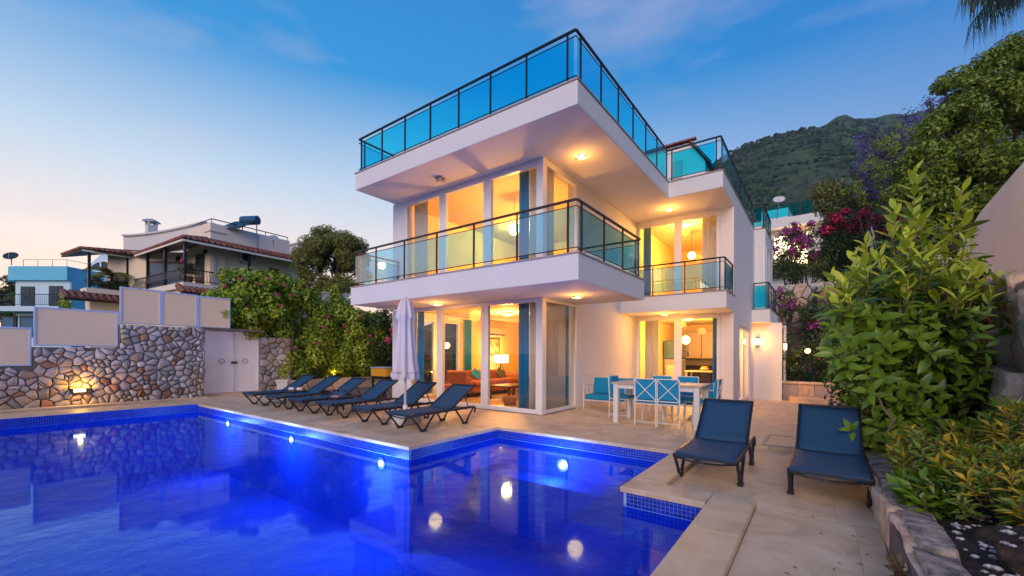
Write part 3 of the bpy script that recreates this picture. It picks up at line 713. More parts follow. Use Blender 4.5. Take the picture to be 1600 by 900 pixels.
def wall_lamp(x,y,z,label,nx,ny,power=26):
    t=thing('wall_lamp',label,'wall lamp',(x,y,z),math.atan2(ny,nx),'lantern wall lamps on the bay')
    def L_(b,n,m):
        me=b.mesh(n,M[m]); return link(n,me,t)
    L_(MB().box(.001,-.05,-.16,.02,.05,.16),'back_plate','metal_dark')
    L_(MB().box(.03,-.045,-.11,.11,.045,.11),'glass','lamp_white')
    L_(MB().box(.02,-.06,.111,.125,.06,.13).box(.02,-.06,-.13,.125,.06,-.111),'cage','metal_dark')
    l=lamp('lamp_light',(.2,0,.02),WARM,power,.06); l.parent=t
wall_lamp(-1.78,16.99,1.72,'lit lantern on the front of the bay next to the side door',0,-1)
wall_lamp(-1.06,17.4,1.55,'lit lantern on the far edge of the bay next to the garden',1,0)
# ================================================================== INTERIORS
def child(parent,name,b,m,bevel=0,smooth=False,label=None):
    """parts for a thing whose geometry is given in the thing's own frame"""
    me=b.mesh(name,M[m] if isinstance(m,str) else m)
    if smooth: me.polygons.foreach_set('use_smooth',[True]*len(me.polygons))
    o=link(name,me,parent)
    if bevel:
        q=o.modifiers.new('bevel','BEVEL'); q.width=bevel; q.segments=2; q.limit_method='ANGLE'; q.angle_limit=R(40)
    if label: o['label']=label
    return o
def curtain(x0,y0,x1,y1,z0,z1,m,label,folds=None,amp=.03):
    Lg=math.hypot(x1-x0,y1-y0); k=folds or max(4,int(Lg/.055)); n=k*6
    ux,uy=(x1-x0)/Lg,(y1-y0)/Lg; nx,ny=-uy,ux
    b=MB(); vs=[]
    for j in range(2):
        for i in range(n+1):
            d=Lg*i/n; a=amp*math.sin(2*PI*k*i/n+.6*math.sin(i*.7))*(.8 if j else 1.1)
            vs.append((x0+ux*d+nx*a,y0+uy*d+ny*a,(z0,z1)[j]))
    b.add(vs,[(i,i+1,n+2+i,n+1+i) for i in range(n)])
    o=b.build('curtain',M[m],smooth=True)
    md=o.modifiers.new('solid','SOLIDIFY'); md.thickness=.006
    tag(o,label,'curtain',group='curtains behind the villa windows'); return o
curtain(-5.33,7.5,-5.06,7.52,.03,b0-.03,'curtain_blue','blue curtain in the ground floor window nearest the villa corner')
curtain(-5.04,7.5,-4.74,7.5,.03,b0-.03,'curtain_white','white sheer curtain right of the blue curtain at the ground floor corner')
curtain(-8.62,7.5,-8.36,7.5,.03,b0-.03,'curtain_blue','blue curtain at the left end of the ground floor front window')
curtain(-8.98,7.56,-8.66,7.50,.03,b0-.03,'curtain_white','white sheer curtain at the far left of the ground floor front window')
curtain(-9.02,9.76,-9.0,10.05,.03,b0-.08,'curtain_blue','blue curtain inside the living room beside the garden window')
curtain(-4.72,7.62,-4.72,8.45,.03,b0-.03,'curtain_white','pale curtain filling the ground floor corner side window',amp=.035)
curtain(-4.78,8.47,-4.78,8.72,.03,b0-.03,'curtain_blue','blue curtain at the far edge of the ground floor side window')
curtain(-5.33,7.5,-5.07,7.52,b1+.02,t0-.06,'curtain_blue','blue curtain in the upper front window next to the corner')
curtain(-5.05,7.5,-4.74,7.5,b1+.02,t0-.06,'curtain_white','white sheer curtain right of the blue one in the upper window')
curtain(-8.8,7.52,-8.25,7.52,b1+.02,t0-.06,'curtain_white','white sheer curtain at the left end of the upper front window')
curtain(-4.74,7.6,-4.74,7.95,b1+.02,t0-.06,'curtain_white','white curtain in the upper corner side window')
curtain(-4.4,12.98,-3.98,12.98,.03,b0-.05,'curtain_white','cream curtain at the left of the dining room window')
curtain(-2.46,12.95,-2.30,12.95,.03,b0-.05,'curtain_blue','blue curtain at the right edge of the dining room window')
curtain(-4.46,12.98,-4.22,12.98,b1+.03,t0-.1,'curtain_blue','grey blue curtain at the left of the upper dining side window')
curtain(-2.75,12.98,-2.33,12.98,b1+.03,t0-.1,'curtain_white','cream curtain at the right of the upper dining side window')
curtain(-1.84,17.12,-1.74,17.12,2.85,5.08,'curtain_blue','narrow blue curtain in the upper bay window',folds=3,amp=.012)
# sofa
t=thing('sofa','rust orange sofa in the lit living room','sofa',(-8.45,10.3,0))
child(t,'base',MB().box(-.42,-1.25,.12,.42,1.25,.30),'sofa_fabric',.03)
for k in (-1,0,1): child(t,'seat_cushion',MB().box(-.30,-.39+k*.80,.302,.46,.39+k*.80,.46),'sofa_fabric',.05)
child(t,'backrest',MB().box(-.46,-1.24,.302,-.30,1.24,.74),'sofa_fabric',.05)
for sgn in (-1,1): child(t,'armrest',MB().box(-.42,sgn*1.36-.1,.12,.44,sgn*1.36+.1,.58),'sofa_fabric',.05)
for sx in (-.36,.36):
    for sy_ in (-1.3,1.3): child(t,'leg',MB().box(sx-.02,sy_-.02,0.005,sx+.02,sy_+.02,.12),'dark_wood')
t=thing('sofa','orange corner sofa under the floor lamp','sofa',(-7.3,12.4,0))
child(t,'base',MB().box(-1.1,-.42,.12,1.1,.42,.30),'sofa_fabric',.03)
for k in (-.53,.53): child(t,'seat_cushion',MB().box(k-.52,-.44,.302,k+.52,.30,.46),'sofa_fabric',.05)
child(t,'backrest',MB().box(-1.1,.30,.302,1.1,.46,.74),'sofa_fabric',.05)
for sx in (-1.0,1.0):
    for q in (-.36,.36): child(t,'leg',MB().box(sx-.02,q-.02,0.005,sx+.02,q+.02,.12),'dark_wood')
for x,y,z,mm,lab in [(-8.5,10.9,.47,'cushion_grey','dark grey cushion on the orange sofa by the floor lamp'),(-8.5,9.7,.47,'curtain_blue','blue cushion on the orange sofa'),(-7.6,12.35,.47,'cushion_grey','grey cushion on the orange corner sofa')]:
    b=MB(); 
    b.lathe([(.02,-.05),(.17,-.045),(.21,0),(.17,.045),(.02,.05)],(0,0,0),4)
    o=b.build('cushion',M[mm],smooth=False); o.location=(x,y,z+.16); o.rotation_euler=(R(70),0,R(80)); tag(o,lab,'cushion')
# coffee table, with fruit bowl
t=thing('coffee_table','low dark coffee table in front of the orange sofa','table',(-7.15,9.7,0))
child(t,'table_top',MB().box(-.38,-.62,.34,.38,.62,.38),'dark_wood',.01)
for sx in (-.32,.32):
    for q in (-.55,.55): child(t,'leg',MB().box(sx-.025,q-.025,.005,sx+.025,q+.025,.34),'dark_wood')
t=thing('basket','woven basket on the living room floor by the window','basket',(-6.2,8.35,.005))
child(t,'body',MB().lathe([(.13,0),(.18,.08),(.20,.2),(.19,.2),(.17,.09),(.12,.02)],(0,0,0),14),'terracotta',smooth=True)
t=thing('armchair','dark armchair just inside the living room window','armchair',(-8.1,8.3,0),R(20))
child(t,'seat',MB().box(-.3,-.3,.25,.3,.3,.42),'sofa_fabric',.04); child(t,'backrest',MB().box(-.32,.22,.3,.32,.34,.78),'sofa_fabric',.05)
for sx in (-.27,.27):
    for q in (-.27,.27): child(t,'leg',MB().bar((sx*1.05,q*1.05,.005),(sx,q,.26),.03,.03,(0,1,0)),'dark_wood')
# floor lamp
t=thing('floor_lamp','lit tripod floor lamp with white drum shade behind the sofa','floor lamp',(-8.72,11.25,0))
for k in range(3):
    a=2*PI*k/3+.4; child(t,'leg',MB().tube([(.24*math.cos(a),.24*math.sin(a),.005),(.02*math.cos(a),.02*math.sin(a),.98)],.012,6),'dark_wood')
b=MB(); b.lathe([(.24,.96),(.24,1.22),(.235,1.22),(.235,.96)],(0,0,0),24); child(t,'lamp_shade',b,'shade_glow',smooth=False)
l=lamp('lamp_light',(.0,0,1.42),WARM,60,.1); l.parent=t
t=thing('picture','framed brown picture on the living room side wall above the lamp','picture',(-9.11,11.3,1.5))
child(t,'frame',MB().box(.001,-.33,-.3,.03,.33,.3),'dark_wood'); child(t,'print',MB().box(.0301,-.29,-.26,.034,.29,.26),'picture')
t=thing('air_conditioner','white air conditioner high on the living room wall','air conditioner',(-9.11,11.2,2.0))
child(t,'casing',MB().box(.001,-.5,-.14,.22,.5,.15),'ac_white',.03); child(t,'vent',MB().box(.2205,-.46,-.12,.224,.46,-.07),'shade_black')
t=thing('potted_plant','spiky house plant behind the orange corner sofa','plant',(-8.15,11.75,.005))
child(t,'pot',MB().lathe([(.10,0),(.14,.28),(.12,.28),(.09,.03)],(0,0,0),14),'pot_white',smooth=True)
b=MB()
for k in range(18):
    a=random.uniform(0,2*PI); r=random.uniform(.12,.34); z=random.uniform(.5,.78)
    b.add([(0,0,.26),(r*.5*math.cos(a)-.02*math.sin(a),r*.5*math.sin(a)+.02*math.cos(a),z*.8),(r*math.cos(a),r*math.sin(a),z),(r*.5*math.cos(a)+.02*math.sin(a),r*.5*math.sin(a)-.02*math.cos(a),z*.8)],[(0,1,2,3)])
child(t,'foliage',b,'leaf_dark')['kind']='stuff'
def globe(x,y,z,r,ztop,label,power,m='lamp_glow'):
    t=thing('pendant_lamp',label,'pendant lamp',(x,y,z))
    child(t,'globe',MB().lathe([(r*math.sin(PI*k/10)+.001,-r*math.cos(PI*k/10)) for k in range(11)],(0,0,0),18),m,smooth=True)
    child(t,'cord',MB().tube([(0,0,r),(0,0,ztop-z)],.006,6),'shade_black')
    l=lamp('lamp_light',(0,0,-r-.12),GOLD,power*2.6,.12); l.parent=t
globe(-8.55,8.5,1.49,.09,b0-.02,'small glowing globe lamp hanging inside the living room garden side',20)
globe(-3.42,13.9,1.72,.13,b0-.02,'glowing round globe lamp hanging in the kitchen dining room',45)
globe(-2.62,14.3,1.88,.055,b0-.02,'small bare glowing bulb near the blue kitchen curtain',14)
globe(-6.35,8.7,4.45,.14,t0-.02,'white globe pendant inside the upper front room',70,'shade_glow')
globe(-3.4,14.5,4.5,.12,t0-.02,'hanging lamp inside the upper dining side room',50,'shade_glow')
def flush(x,y,z,label,power):
    t=thing('flush_ceiling_light',label,'ceiling lamp',(x,y,z))
    child(t,'rim',MB().lathe([(.18,-.03),(.18,-.001)],(0,0,0),20),'steel'); child(t,'diffuser',MB().lathe([(.02,-.09),(.12,-.075),(.165,-.031)],(0,0,0),20),'lamp_glow',smooth=True)
    l=lamp('lamp_light',(0,0,-.2),GOLD,power*2.6,.12); l.parent=t
flush(-7.0,9.3,b0-.014,'lit round ceiling light inside the living room',95)
flush(-3.3,13.7,b0-.014,'lit round ceiling light inside the kitchen by the window',60)
flush(-7.6,10.8,t0-.014,'lit round ceiling light inside the upper front room',110)
flush(-3.35,13.5,t0-.014,'lit round ceiling light inside the upper dining side room',60)
# kitchen
t=thing('kitchen_units','cream kitchen cupboards with dark worktop and mosaic splashback','kitchen units',(-3.3,16.9,0))
for k in range(5): 
    d=child(t,'upper_door',MB().box(-1.24+k*.48,-.06,1.12,-.78+k*.48,.25,2.1),'cabinet',.006)
    child(d,'handle',MB().box(-.80+k*.48 if k%2==0 else -1.23+k*.48,-.085,1.2,-.785+k*.48 if k%2==0 else -1.215+k*.48,-.062,1.38),'shade_black')
child(t,'splashback',MB().box(-1.26,.24,.86,1.0,.28,1.11),'backsplash')
child(t,'worktop',MB().box(-1.26,-.35,.82,1.0,.239,.86),'counter_dark',.004)
for k in range(5): child(t,'lower_door',MB().box(-1.24+k*.45,-.30,.1,-.81+k*.45,.23,.815),'counter_dark',.006)
t=thing('fridge','tall grey blue fridge at the left of the kitchen','fridge',(-4.2,15.6,0))
child(t,'body',MB().box(-.3,-.3,.02,.3,.3,1.1),'dish_grey',.02); child(t,'door',MB().box(-.3,-.34,1.11,.3,.3,1.75),'window_blue',.02)
t=thing('kitchen_chair','cream kitchen chair beside the dining window','chair',(-3.9,14.1,0),R(10))
child(t,'seat',MB().box(-.2,-.2,.42,.2,.2,.47),'cabinet',.02); child(t,'backrest',MB().box(-.2,.17,.47,.2,.21,.9),'cabinet',.02)
for a in (-.17,.17):
    for c in (-.17,.17): child(t,'leg',MB().box(a-.018,c-.018,.005,a+.018,c+.018,.42),'cabinet')
t=thing('kitchen_table','cream kitchen table with a bowl of fruit','table',(-3.05,14.6,0))
child(t,'table_top',MB().box(-.5,-.4,.70,.5,.4,.74),'cabinet',.01)
for a in (-.44,.44):
    for c in (-.34,.34): child(t,'leg',MB().box(a-.03,c-.03,.005,a+.03,c+.03,.70),'cabinet')
t=thing('fruit_bowl','bowl of fruit on the kitchen table','bowl',(-3.0,14.5,.741))
child(t,'bowl',MB().lathe([(.05,0),(.10,.03),(.14,.09),(.13,.09),(.09,.035)],(0,0,0),14),'cabinet',smooth=True)
for k in range(5):
    a=k*1.3; child(t,'fruit',MB().lathe([(.045*math.sin(PI*q/6)+.001,-.045*math.cos(PI*q/6)) for q in range(7)],(.06*math.cos(a),.06*math.sin(a),.10),10),'yellow_box',smooth=True)

# ================================================================== SUN LOUNGERS
def make_lounger(back_z=.37,label=''):
    t=thing('sun_lounger',label,'sun lounger',(0,0,0),0,'navy sun loungers by the pool')
    w=.285; zf=.275
    # side rails with an upswept rear handle
    for sx in (-1,1):
        b=MB(); b.bar((sx*w,0.0,zf),(sx*w,1.42,zf+.01),.028,.042)
        b.tube([(sx*w,1.40,zf+.012),(sx*w,1.50,zf+.005),(sx*w,1.535,zf-.03),(sx*w,1.50,zf-.10)],.02,8)
        child(t,'side_rail',b,'lounger_plastic',.008)
        for fy,a0,a1 in ((.27,.03,.52),(1.25,1.02,1.47)):
            q=MB()
            q.tube([(sx*w,a0,zf-.012),(sx*w,a0+(fy-a0)*.55,zf*.42),(sx*w,fy-.05,.035),(sx*w,fy,.012),(sx*w,fy+.05,.035),(sx*w,a1-(a1-fy)*.55,zf*.42),(sx*w,a1,zf-.012)],[.017,.016,.018,.022,.018,.016,.017],8)
            q.box(sx*w-.026,fy-.05,.0,sx*w+.026,fy+.05,.028)
            child(t,'leg',q,'lounger_plastic')
    for yb in (.62,1.30): child(t,'cross_bar',MB().bar((-w,yb,zf-.012),(w,yb,zf-.012),.03,.03),'lounger_plastic',.006)
    b=MB().bar((-w,.012,zf),(w,.012,zf),.04,.035)
    b.tube([(-w,.03,zf-.02),(-w*.5,.05,zf-.05),(0,.06,zf-.06),(w*.5,.05,zf-.05),(w,.03,zf-.02)],.012,6)
    child(t,'cross_bar',b,'lounger_plastic',.006)
    def slingmesh(pts,half,thick=.008):
        b=MB(); k=len(pts); m=6; vs=[]
        for (y,z) in pts:
            for j in range(m+1):
                x=-half+2*half*j/m; vs.append((x,y,z-.014*(1-(x/half)**2)))
        fs=[(i*(m+1)+j,i*(m+1)+j+1,(i+1)*(m+1)+j+1,(i+1)*(m+1)+j) for i in range(k-1) for j in range(m)]
        return b.add(vs,fs)
    zt=zf+.036
    o=child(t,'seat_sling',slingmesh([(0-.012,zt-.035),(.0,zt-.005),(.03,zt+.004)]+[(.03+.90*i/8,zt+.004-.012*math.sin(PI*i/8)) for i in range(1,9)],.272),'sling',smooth=True)
    md=o.modifiers.new('solid','SOLIDIFY'); md.thickness=.012
    # reclined back
    hy,hz=.93,zt-.004; L_=.70; ang=math.asin(back_z/L_)
    dy_,dz_=math.cos(ang),math.sin(ang)
    pts=[(hy+dy_*L_*i/8,hz+dz_*L_*i/8+.0) for i in range(9)]
    o=child(t,'back_sling',slingmesh(pts,.262),'sling',smooth=True)
    md=o.modifiers.new('solid','SOLIDIFY'); md.thickness=.012
    b=MB()
    for sx in (-1,1): b.bar((sx*.268,hy,hz-.008),(sx*.268,hy+dy_*(L_+.005),hz+dz_*(L_+.005)-.008),.026,.032)
    b.bar((-.268,hy+dy_*L_,hz+dz_*L_-.008),(.268,hy+dy_*L_,hz+dz_*L_-.008),.03,.026).bar((-.26,hy+dy_*L_*.55,hz+dz_*L_*.55-.035),(.26,hy+dy_*L_*.55,hz+dz_*L_*.55-.035),.03,.02).bar((-.26,hy+.02,hz-.018),(.26,hy+.02,hz-.018),.03,.03)
    child(t,'back_frame',b,'lounger_plastic',.006)
    b=MB()
    for sx in (-1,1): b.tube([(sx*.235,hy+dy_*L_*.6,hz+dz_*L_*.6-.03),(sx*.235,1.40,zf+.0)],.010,6)
    child(t,'back_strut',b,'lounger_plastic')
    return t
labs=['navy lounger nearest the white gate at the far end of the row','second navy lounger from the white gate','third navy lounger from the gate next to the wine glass table','fourth navy lounger from the gate right of the wine glass table','fifth navy lounger in the row just left of the parasol base','navy lounger at the pool corner end of the row by the parasol']
L0=make_lounger(label=labs[5])
L0.location=(-5.415,4.31,0)
for k,(x,dy0,rz) in enumerate([(-10.90,.0,.5),(-9.80,.03,-.8),(-8.73,.03,.6),(-7.665,.06,-.4),(-6.43,.04,.7)]):
    c=copy_tree(L0); c.location=(x,4.31+dy0-.02,0); c.rotation_euler.z=R(rz); c['label']=labs[k]
Ln=make_lounger(.42,'near navy lounger on the right deck beside the planted bed')
Ln.location=(.062,4.46,-.045); Ln.rotation_euler.z=R(-.5); Ln.scale=(1,1,1)
c=copy_tree(Ln); c.location=(-.915,4.43,-.045); c.rotation_euler.z=R(1.0); c['label']='near navy lounger beside the stepped pool coping left of its twin'

# ================================================================== SIDE TABLES, GLASSES
def side_table(x,y,label):
    t=thing('side_table',label,'side table',(x,y,0),0,'low dark side tables between loungers')
    child(t,'table_top',MB().box(-.2,-.2,.30,.2,.2,.335),'lounger_plastic',.012)
    child(t,'apron',MB().box(-.17,-.17,.26,.17,.17,.299),'lounger_plastic')
    for a in (-.16,.16):
        for c in (-.16,.16): child(t,'leg',MB().tube([(a,c,.26),(a*1.1,c*1.1,.0)],[.022,.016],8),'lounger_plastic')
    return t
side_table(-8.20,5.02,'low dark side table with two wine glasses on it')
side_table(-10.35,5.15,'low dark side table with rolled towels near the white gate')
def wineglass(x,y,label):
    t=thing('wine_glass',label,'wine glass',(x,y,.336),0,'wine glasses on the side table')
    child(t,'glass',MB().lathe([(.034,0),(.034,.003),(.005,.008),(.004,.085),(.012,.095),(.034,.125),(.038,.155),(.030,.19),(.029,.19),(.036,.155),(.032,.127),(.008,.098)],(0,0,0),16),'thin_glass',smooth=True)
    child(t,'wine',MB().lathe([(.006,.1),(.031,.128),(.0345,.15),(.001,.15)],(0,0,0),16),'wine',smooth=True)
wineglass(-8.27,5.0,'left wine glass with red wine on the side table')
wineglass(-8.10,5.06,'right wine glass with red wine on the side table')
o=MB().box(-.09,-.06,0,.09,.06,.03).build('book',M['towel'],bevel=.004); o.location=(-8.16,4.90,.336); o.rotation_euler.z=.3; tag(o,'pink book lying in front of the wine glasses','book')
for x,y,lab in ((-10.45,5.1,'rolled white towel at the left of the far side table'),(-10.22,5.18,'rolled white towel at the right of the far side table')):
    o=MB().tube([(-.07,0,.04),(.07,0,.04)],.038,14).build('towel',M['parasol_cloth'],smooth=False); o.location=(x,y,.336); o.rotation_euler.z=.4; tag(o,lab,'towel',group='towels on the side table')
# ================================================================== PARASOL
t=thing('parasol','closed white parasol standing between the last two row loungers','parasol',(-6.02,4.95,0))
def fold(i,th): return 1+.20*math.cos(8*th)+.07*math.cos(3*th+i*.5)
child(t,'pole',MB().tube([(0,0,.1),(0,0,2.2)],.024,12),'white_metal',smooth=True)
child(t,'canopy',MB().lathe([(.012,2.27),(.04,2.25),(.075,2.20),(.11,2.10),(.135,1.98),(.155,1.90),(.115,1.86),(.13,1.6),(.15,1.35),(.17,1.1),(.19,.95),(.205,.90),(.12,.91)],(0,0,0),64,fold),'parasol_cloth',smooth=True)
b=MB()
vs=[];fs=[];nn_=96
for j,(r,z) in enumerate([(.19,.935),(.21,.86),(.20,.80)]):
    for k in range(nn_):
        a=2*PI*k/nn_; rr=r*(1+.22*math.cos(8*a)+.05*math.cos(19*a+j)); vs.append((rr*math.cos(a),rr*math.sin(a),z+.02*math.sin(7*a)*(j/2)))
for j in range(2):
    for k in range(nn_): fs.append((j*nn_+k,j*nn_+(k+1)%nn_,(j+1)*nn_+(k+1)%nn_,(j+1)*nn_+k))
o=child(t,'valance',b.add(vs,fs),'parasol_cloth',smooth=True)
child(t,'finial',MB().lathe([(.012,2.265),(.018,2.285),(.004,2.31)],(0,0,0),10),'white_metal',smooth=True)
child(t,'base',MB().box(-.22,-.20,.0,.22,.20,.15),'concrete_white',.02)
child(t,'tube_holder',MB().lathe([(.045,.15),(.042,.32),(.03,.33)],(0,0,0),12),'white_metal',smooth=True)
# ================================================================== DINING SET
t=thing('dining_table','long white wooden dining table with square legs on the terrace','table',(-2.345,7.75,0))
for k in range(6): child(t,'board',MB().box(-.785,-.38+k*.127,.705,.785,-.38+k*.127+.124,.74),'table_top',.004)
child(t,'apron',MB().box(-.73,-.35,.63,.73,-.33,.704).box(-.73,.33,.63,.73,.35,.704),'white_wood')
for a in (-.70,.70):
    for c in (-.335,.335): child(t,'leg',MB().box(a-.045,c-.045,0,a+.045,c+.045,.704),'white_wood',.005)
def make_chair(label,arms=False):
    t=thing('garden_chair',label,'chair',(0,0,0),0,'turquoise chairs round the terrace table')
    w=.185
    # faces +y; back stands at y=-.19
    for sx in (-1,1):
        child(t,'rear_leg',MB().tube([(sx*w,-.20,0),(sx*w,-.19,.40),(sx*w,-.215,.825)],.011,8),'white_metal')
        child(t,'front_leg',MB().tube([(sx*w,.20,0),(sx*w,.19,.40)],.011,8),'white_metal')
    b=MB()
    for z,y in ((.825,-.215),(.44,-.193)): b.tube([(-w,y,z),(w,y,z)],.010,8)
    b.tube([(-w,-.195,.45),(w,-.216,.815)],.008,6).tube([(w,-.195,.45),(-w,-.216,.815)],.008,6)
    child(t,'back_frame',b,'white_metal')
    b=MB().tube([(-w,.19,.385),(w,.19,.385)],.009,8).tube([(-w,-.19,.385),(w,-.19,.385)],.009,8)
    for sx in(-1,1): b.tube([(sx*w,-.19,.385),(sx*w,.19,.385)],.009,8).tube([(sx*w,-.199,.07),(sx*w,.199,.07)],.007,6)
    b.tube([(-w,-.199,.07),(w,-.199,.07)],.007,6)
    child(t,'seat_frame',b,'white_metal')
    child(t,'seat_cushion',MB().box(-.18,-.17,.395,.18,.19,.455),'turquoise',.02)
    child(t,'back_cushion',MB().add([(-.178,-.182,.46),(.178,-.182,.46),(.178,-.125,.46),(-.178,-.125,.46),(-.178,-.203,.82),(.178,-.203,.82),(.178,-.155,.82),(-.178,-.155,.82)],[(3,2,1,0),(4,5,6,7),(0,1,5,4),(1,2,6,5),(2,3,7,6),(3,0,4,7)]),'turquoise',.015)
    return t
C0=make_chair('turquoise chair at the near side of the table, left one of the front pair'); C0.location=(-2.478,7.525,0)
for x,y,rz,lab in [(-2.093,7.555,0,'turquoise chair at the near side of the table, right one of the front pair'),
                   (-3.16,8.0,-90,'turquoise chair at the left head of the white table'),
                   (-1.62,8.05,90,'turquoise chair with crossed back at the right head of the white table'),
                   (-2.55,8.35,180,'turquoise chair across the table behind the front left chair'),
                   (-2.06,8.36,180,'turquoise chair across the table behind the right end')]:
    c=copy_tree(C0); c.location=(x,y,0); c.rotation_euler.z=R(rz); c['label']=lab
def bench(x,y,rz,Lg,label,cat='bench'):
    t=thing('garden_sofa',label,cat,(x,y,0),rz,'turquoise garden sofas')
    h=Lg/2   # faces +y locally, back at y=-.3
    for sx in (-1,1):
        child(t,'arm_frame',MB().tube([(sx*h,-.28,0),(sx*h,-.28,.68)],.012,8).tube([(sx*h,.28,0),(sx*h,.28,.54)],.012,8).tube([(sx*h,-.28,.54),(sx*h,.28,.54)],.012,8).tube([(sx*h,-.28,.2),(sx*h,.28,.2)],.010,8).tube([(sx*h,-.09,.2),(sx*h,-.09,.54)],.007,6).tube([(sx*h,.09,.2),(sx*h,.09,.54)],.007,6).tube([(sx*h,-.28,.37),(sx*h,.28,.37)],.007,6),'white_metal')
    child(t,'frame',MB().tube([(-h,-.28,.2),(h,-.28,.2)],.012,8).tube([(-h,.28,.2),(h,.28,.2)],.012,8).tube([(-h,-.28,.68),(h,-.28,.68)],.012,8),'white_metal')
    k=max(1,round(Lg/.75))
    for i in range(k):
        a=-h+.02+(2*h-.04)*i/k; c=-h+.02+(2*h-.04)*(i+1)/k
        child(t,'seat_cushion',MB().box(a+.005,-.26,.215,c-.005,.28,.33),'turquoise',.03)
        child(t,'back_cushion',MB().add([(a+.005,-.27,.335),(c-.005,-.27,.335),(c-.005,-.16,.335),(a+.005,-.16,.335),(a+.005,-.29,.70),(c-.005,-.29,.70),(c-.005,-.22,.70),(a+.005,-.22,.70)],[(3,2,1,0),(4,5,6,7),(0,1,5,4),(1,2,6,5),(2,3,7,6),(3,0,4,7)]),'turquoise',.02)
    return t
bench(-3.92,9.10,R(180),1.0,'turquoise cushioned garden sofa left of the dining table by the villa wall','sofa')
bench(-1.98,9.45,R(90),.75,'turquoise garden armchair with white lattice arm right of the table','armchair')
# ================================================================== STONE WALLS
def clip(poly,nx,ny,c):      # keep nx*x+ny*y<=c
    out=[]
    for i in range(len(poly)):
        p,q=poly[i],poly[(i+1)%len(poly)]; a=nx*p[0]+ny*p[1]-c; b=nx*q[0]+ny*q[1]-c
        if a<=0: out.append(p)
        if (a<0)!=(b<0) and abs(a-b)>1e-12:
            t=a/(a-b); out.append((p[0]+(q[0]-p[0])*t,p[1]+(q[1]-p[1])*t))
    return out
def voronoi(w,h,cell,asp=1.25,jit=.42,rr=random):
    nx=max(1,round(w/(cell*asp))); ny=max(1,round(h/cell)); pts=[]
    for j in range(ny):
        for i in range(nx):
            pts.append(((i+.5+(.5 if j%2 else 0)-.25+rr.uniform(-jit,jit))*w/nx,(j+.5+rr.uniform(-jit,jit))*h/ny))
    # drop a few seeds so that sizes differ
    pts=[p for p in pts if rr.random()>.24]
    for _ in range(len(pts)//3):
        p=rr.choice(pts); pts.append((p[0]+rr.uniform(-.8,.8)*cell*1.2,p[1]+rr.uniform(-.55,.55)*cell))
    out=[]
    for i,p in enumerate(pts):
        poly=[(0,0),(w,0),(w,h),(0,h)]
        near=sorted(range(len(pts)),key=lambda k:(pts[k][0]-p[0])**2+(pts[k][1]-p[1])**2)[1:18]
        for k in near:
            q=pts[k]; dx,dy=q[0]-p[0],q[1]-p[1]; 
            if dx*dx+dy*dy<1e-6: continue
            poly=clip(poly,dx,dy,(q[0]**2+q[1]**2-p[0]**2-p[1]**2)/2)
            if len(poly)<3: break
        if len(poly)>=3: out.append(poly)
    return out
def area(p): return abs(sum(p[i][0]*p[(i+1)%len(p)][1]-p[(i+1)%len(p)][0]*p[i][1] for i in range(len(p))))/2
def stone_mesh(poly,gap=.012,depth=.06,bulge=.03,name='stone',m='stone',rr=random):
    cx=sum(p[0] for p in poly)/len(poly); cy_=sum(p[1] for p in poly)/len(poly)
    # round corners once, with a little irregularity
    q=[]
    n=len(poly)
    for i in range(n):
        a,b=poly[i],poly[(i+1)%n]
        L_=math.hypot(b[0]-a[0],b[1]-a[1])
        if L_<.02: q.append(((a[0]+b[0])/2,(a[1]+b[1])/2)); continue
        for t in (.09,.91): q.append((a[0]+(b[0]-a[0])*t+rr.uniform(-.04,.04)*L_*.5,a[1]+(b[1]-a[1])*t+rr.uniform(-.04,.04)*L_*.5))
    R_=math.sqrt(area(poly)/PI)+1e-6
    f1=max(.5,1-gap/R_); f2=max(.4,1-(gap+.012)/R_); f3=.62
    n=len(q); b=MB(); vs=[]
    tilt=(rr.uniform(-.12,.12),rr.uniform(-.12,.12))
    for f,z in ((f1,-depth),(f1,-.006),(f2,bulge*.55),(f3,bulge)):
        for x,y in q:
            xx,yy=(x-cx)*f,(y-cy_)*f
            zz=z if z<0 else z+tilt[0]*xx+tilt[1]*yy+rr.uniform(-.18,.18)*bulge
            vs.append((xx,yy,zz))
    vs.append((0,0,bulge*1.05))
    fs=[]
    for r in range(3):
        for k in range(n): fs.append((r*n+k,r*n+(k+1)%n,(r+1)*n+(k+1)%n,(r+1)*n+k))
    for k in range(n): fs.append((3*n+k,3*n+(k+1)%n,4*n))
    b.add(vs,fs); me=b.mesh(name,M[m])
    me.polygons.foreach_set('use_smooth',[True]*len(me.polygons))
    return me,(cx,cy_)
def stone_face(parent,O,ux,uy,w,h,cell,keep=None,cols=('stone','stone','stone_warm','stone_pale','stone_pale','stone_pale','stone','stone','stone','stone_warm','stone_rust'),asp=1.25,gap=.007,bulge=.028,seed=1,wts=None,name='stone',jit=.42):
    rr=random.Random(seed); O=Vector(O); ux=Vector(ux).normalized(); uy=Vector(uy).normalized(); un=ux.cross(uy)
    Rm=Matrix((ux,uy,un)).transposed().to_4x4(); cnt=0
    for poly in voronoi(w,h,cell,asp,jit,rr):
        if keep:
            poly=keep(poly)
            if not poly or len(poly)<3: continue
        if area(poly)<.0012: continue
        m=rr.choices(cols,wts)[0]
        me,(cx,cy_)=stone_mesh(poly,gap,.05,bulge*rr.uniform(.6,1.3),name,m,rr)
        o=bpy.data.objects.new(name,me); COL.objects.link(o); o.parent=parent
        o.matrix_local=Matrix.Translation(O+ux*cx+uy*cy_-parent.location)@Rm; cnt+=1
    return cnt
WX=-13.92
sw=thing('stone_wall','stepped rubble stone wall at the far end of the pool','stone wall',(WX,2,0))
steps=[(-.6,.93),(1.20,1.37),(2.61,1.95)]; YE=4.36
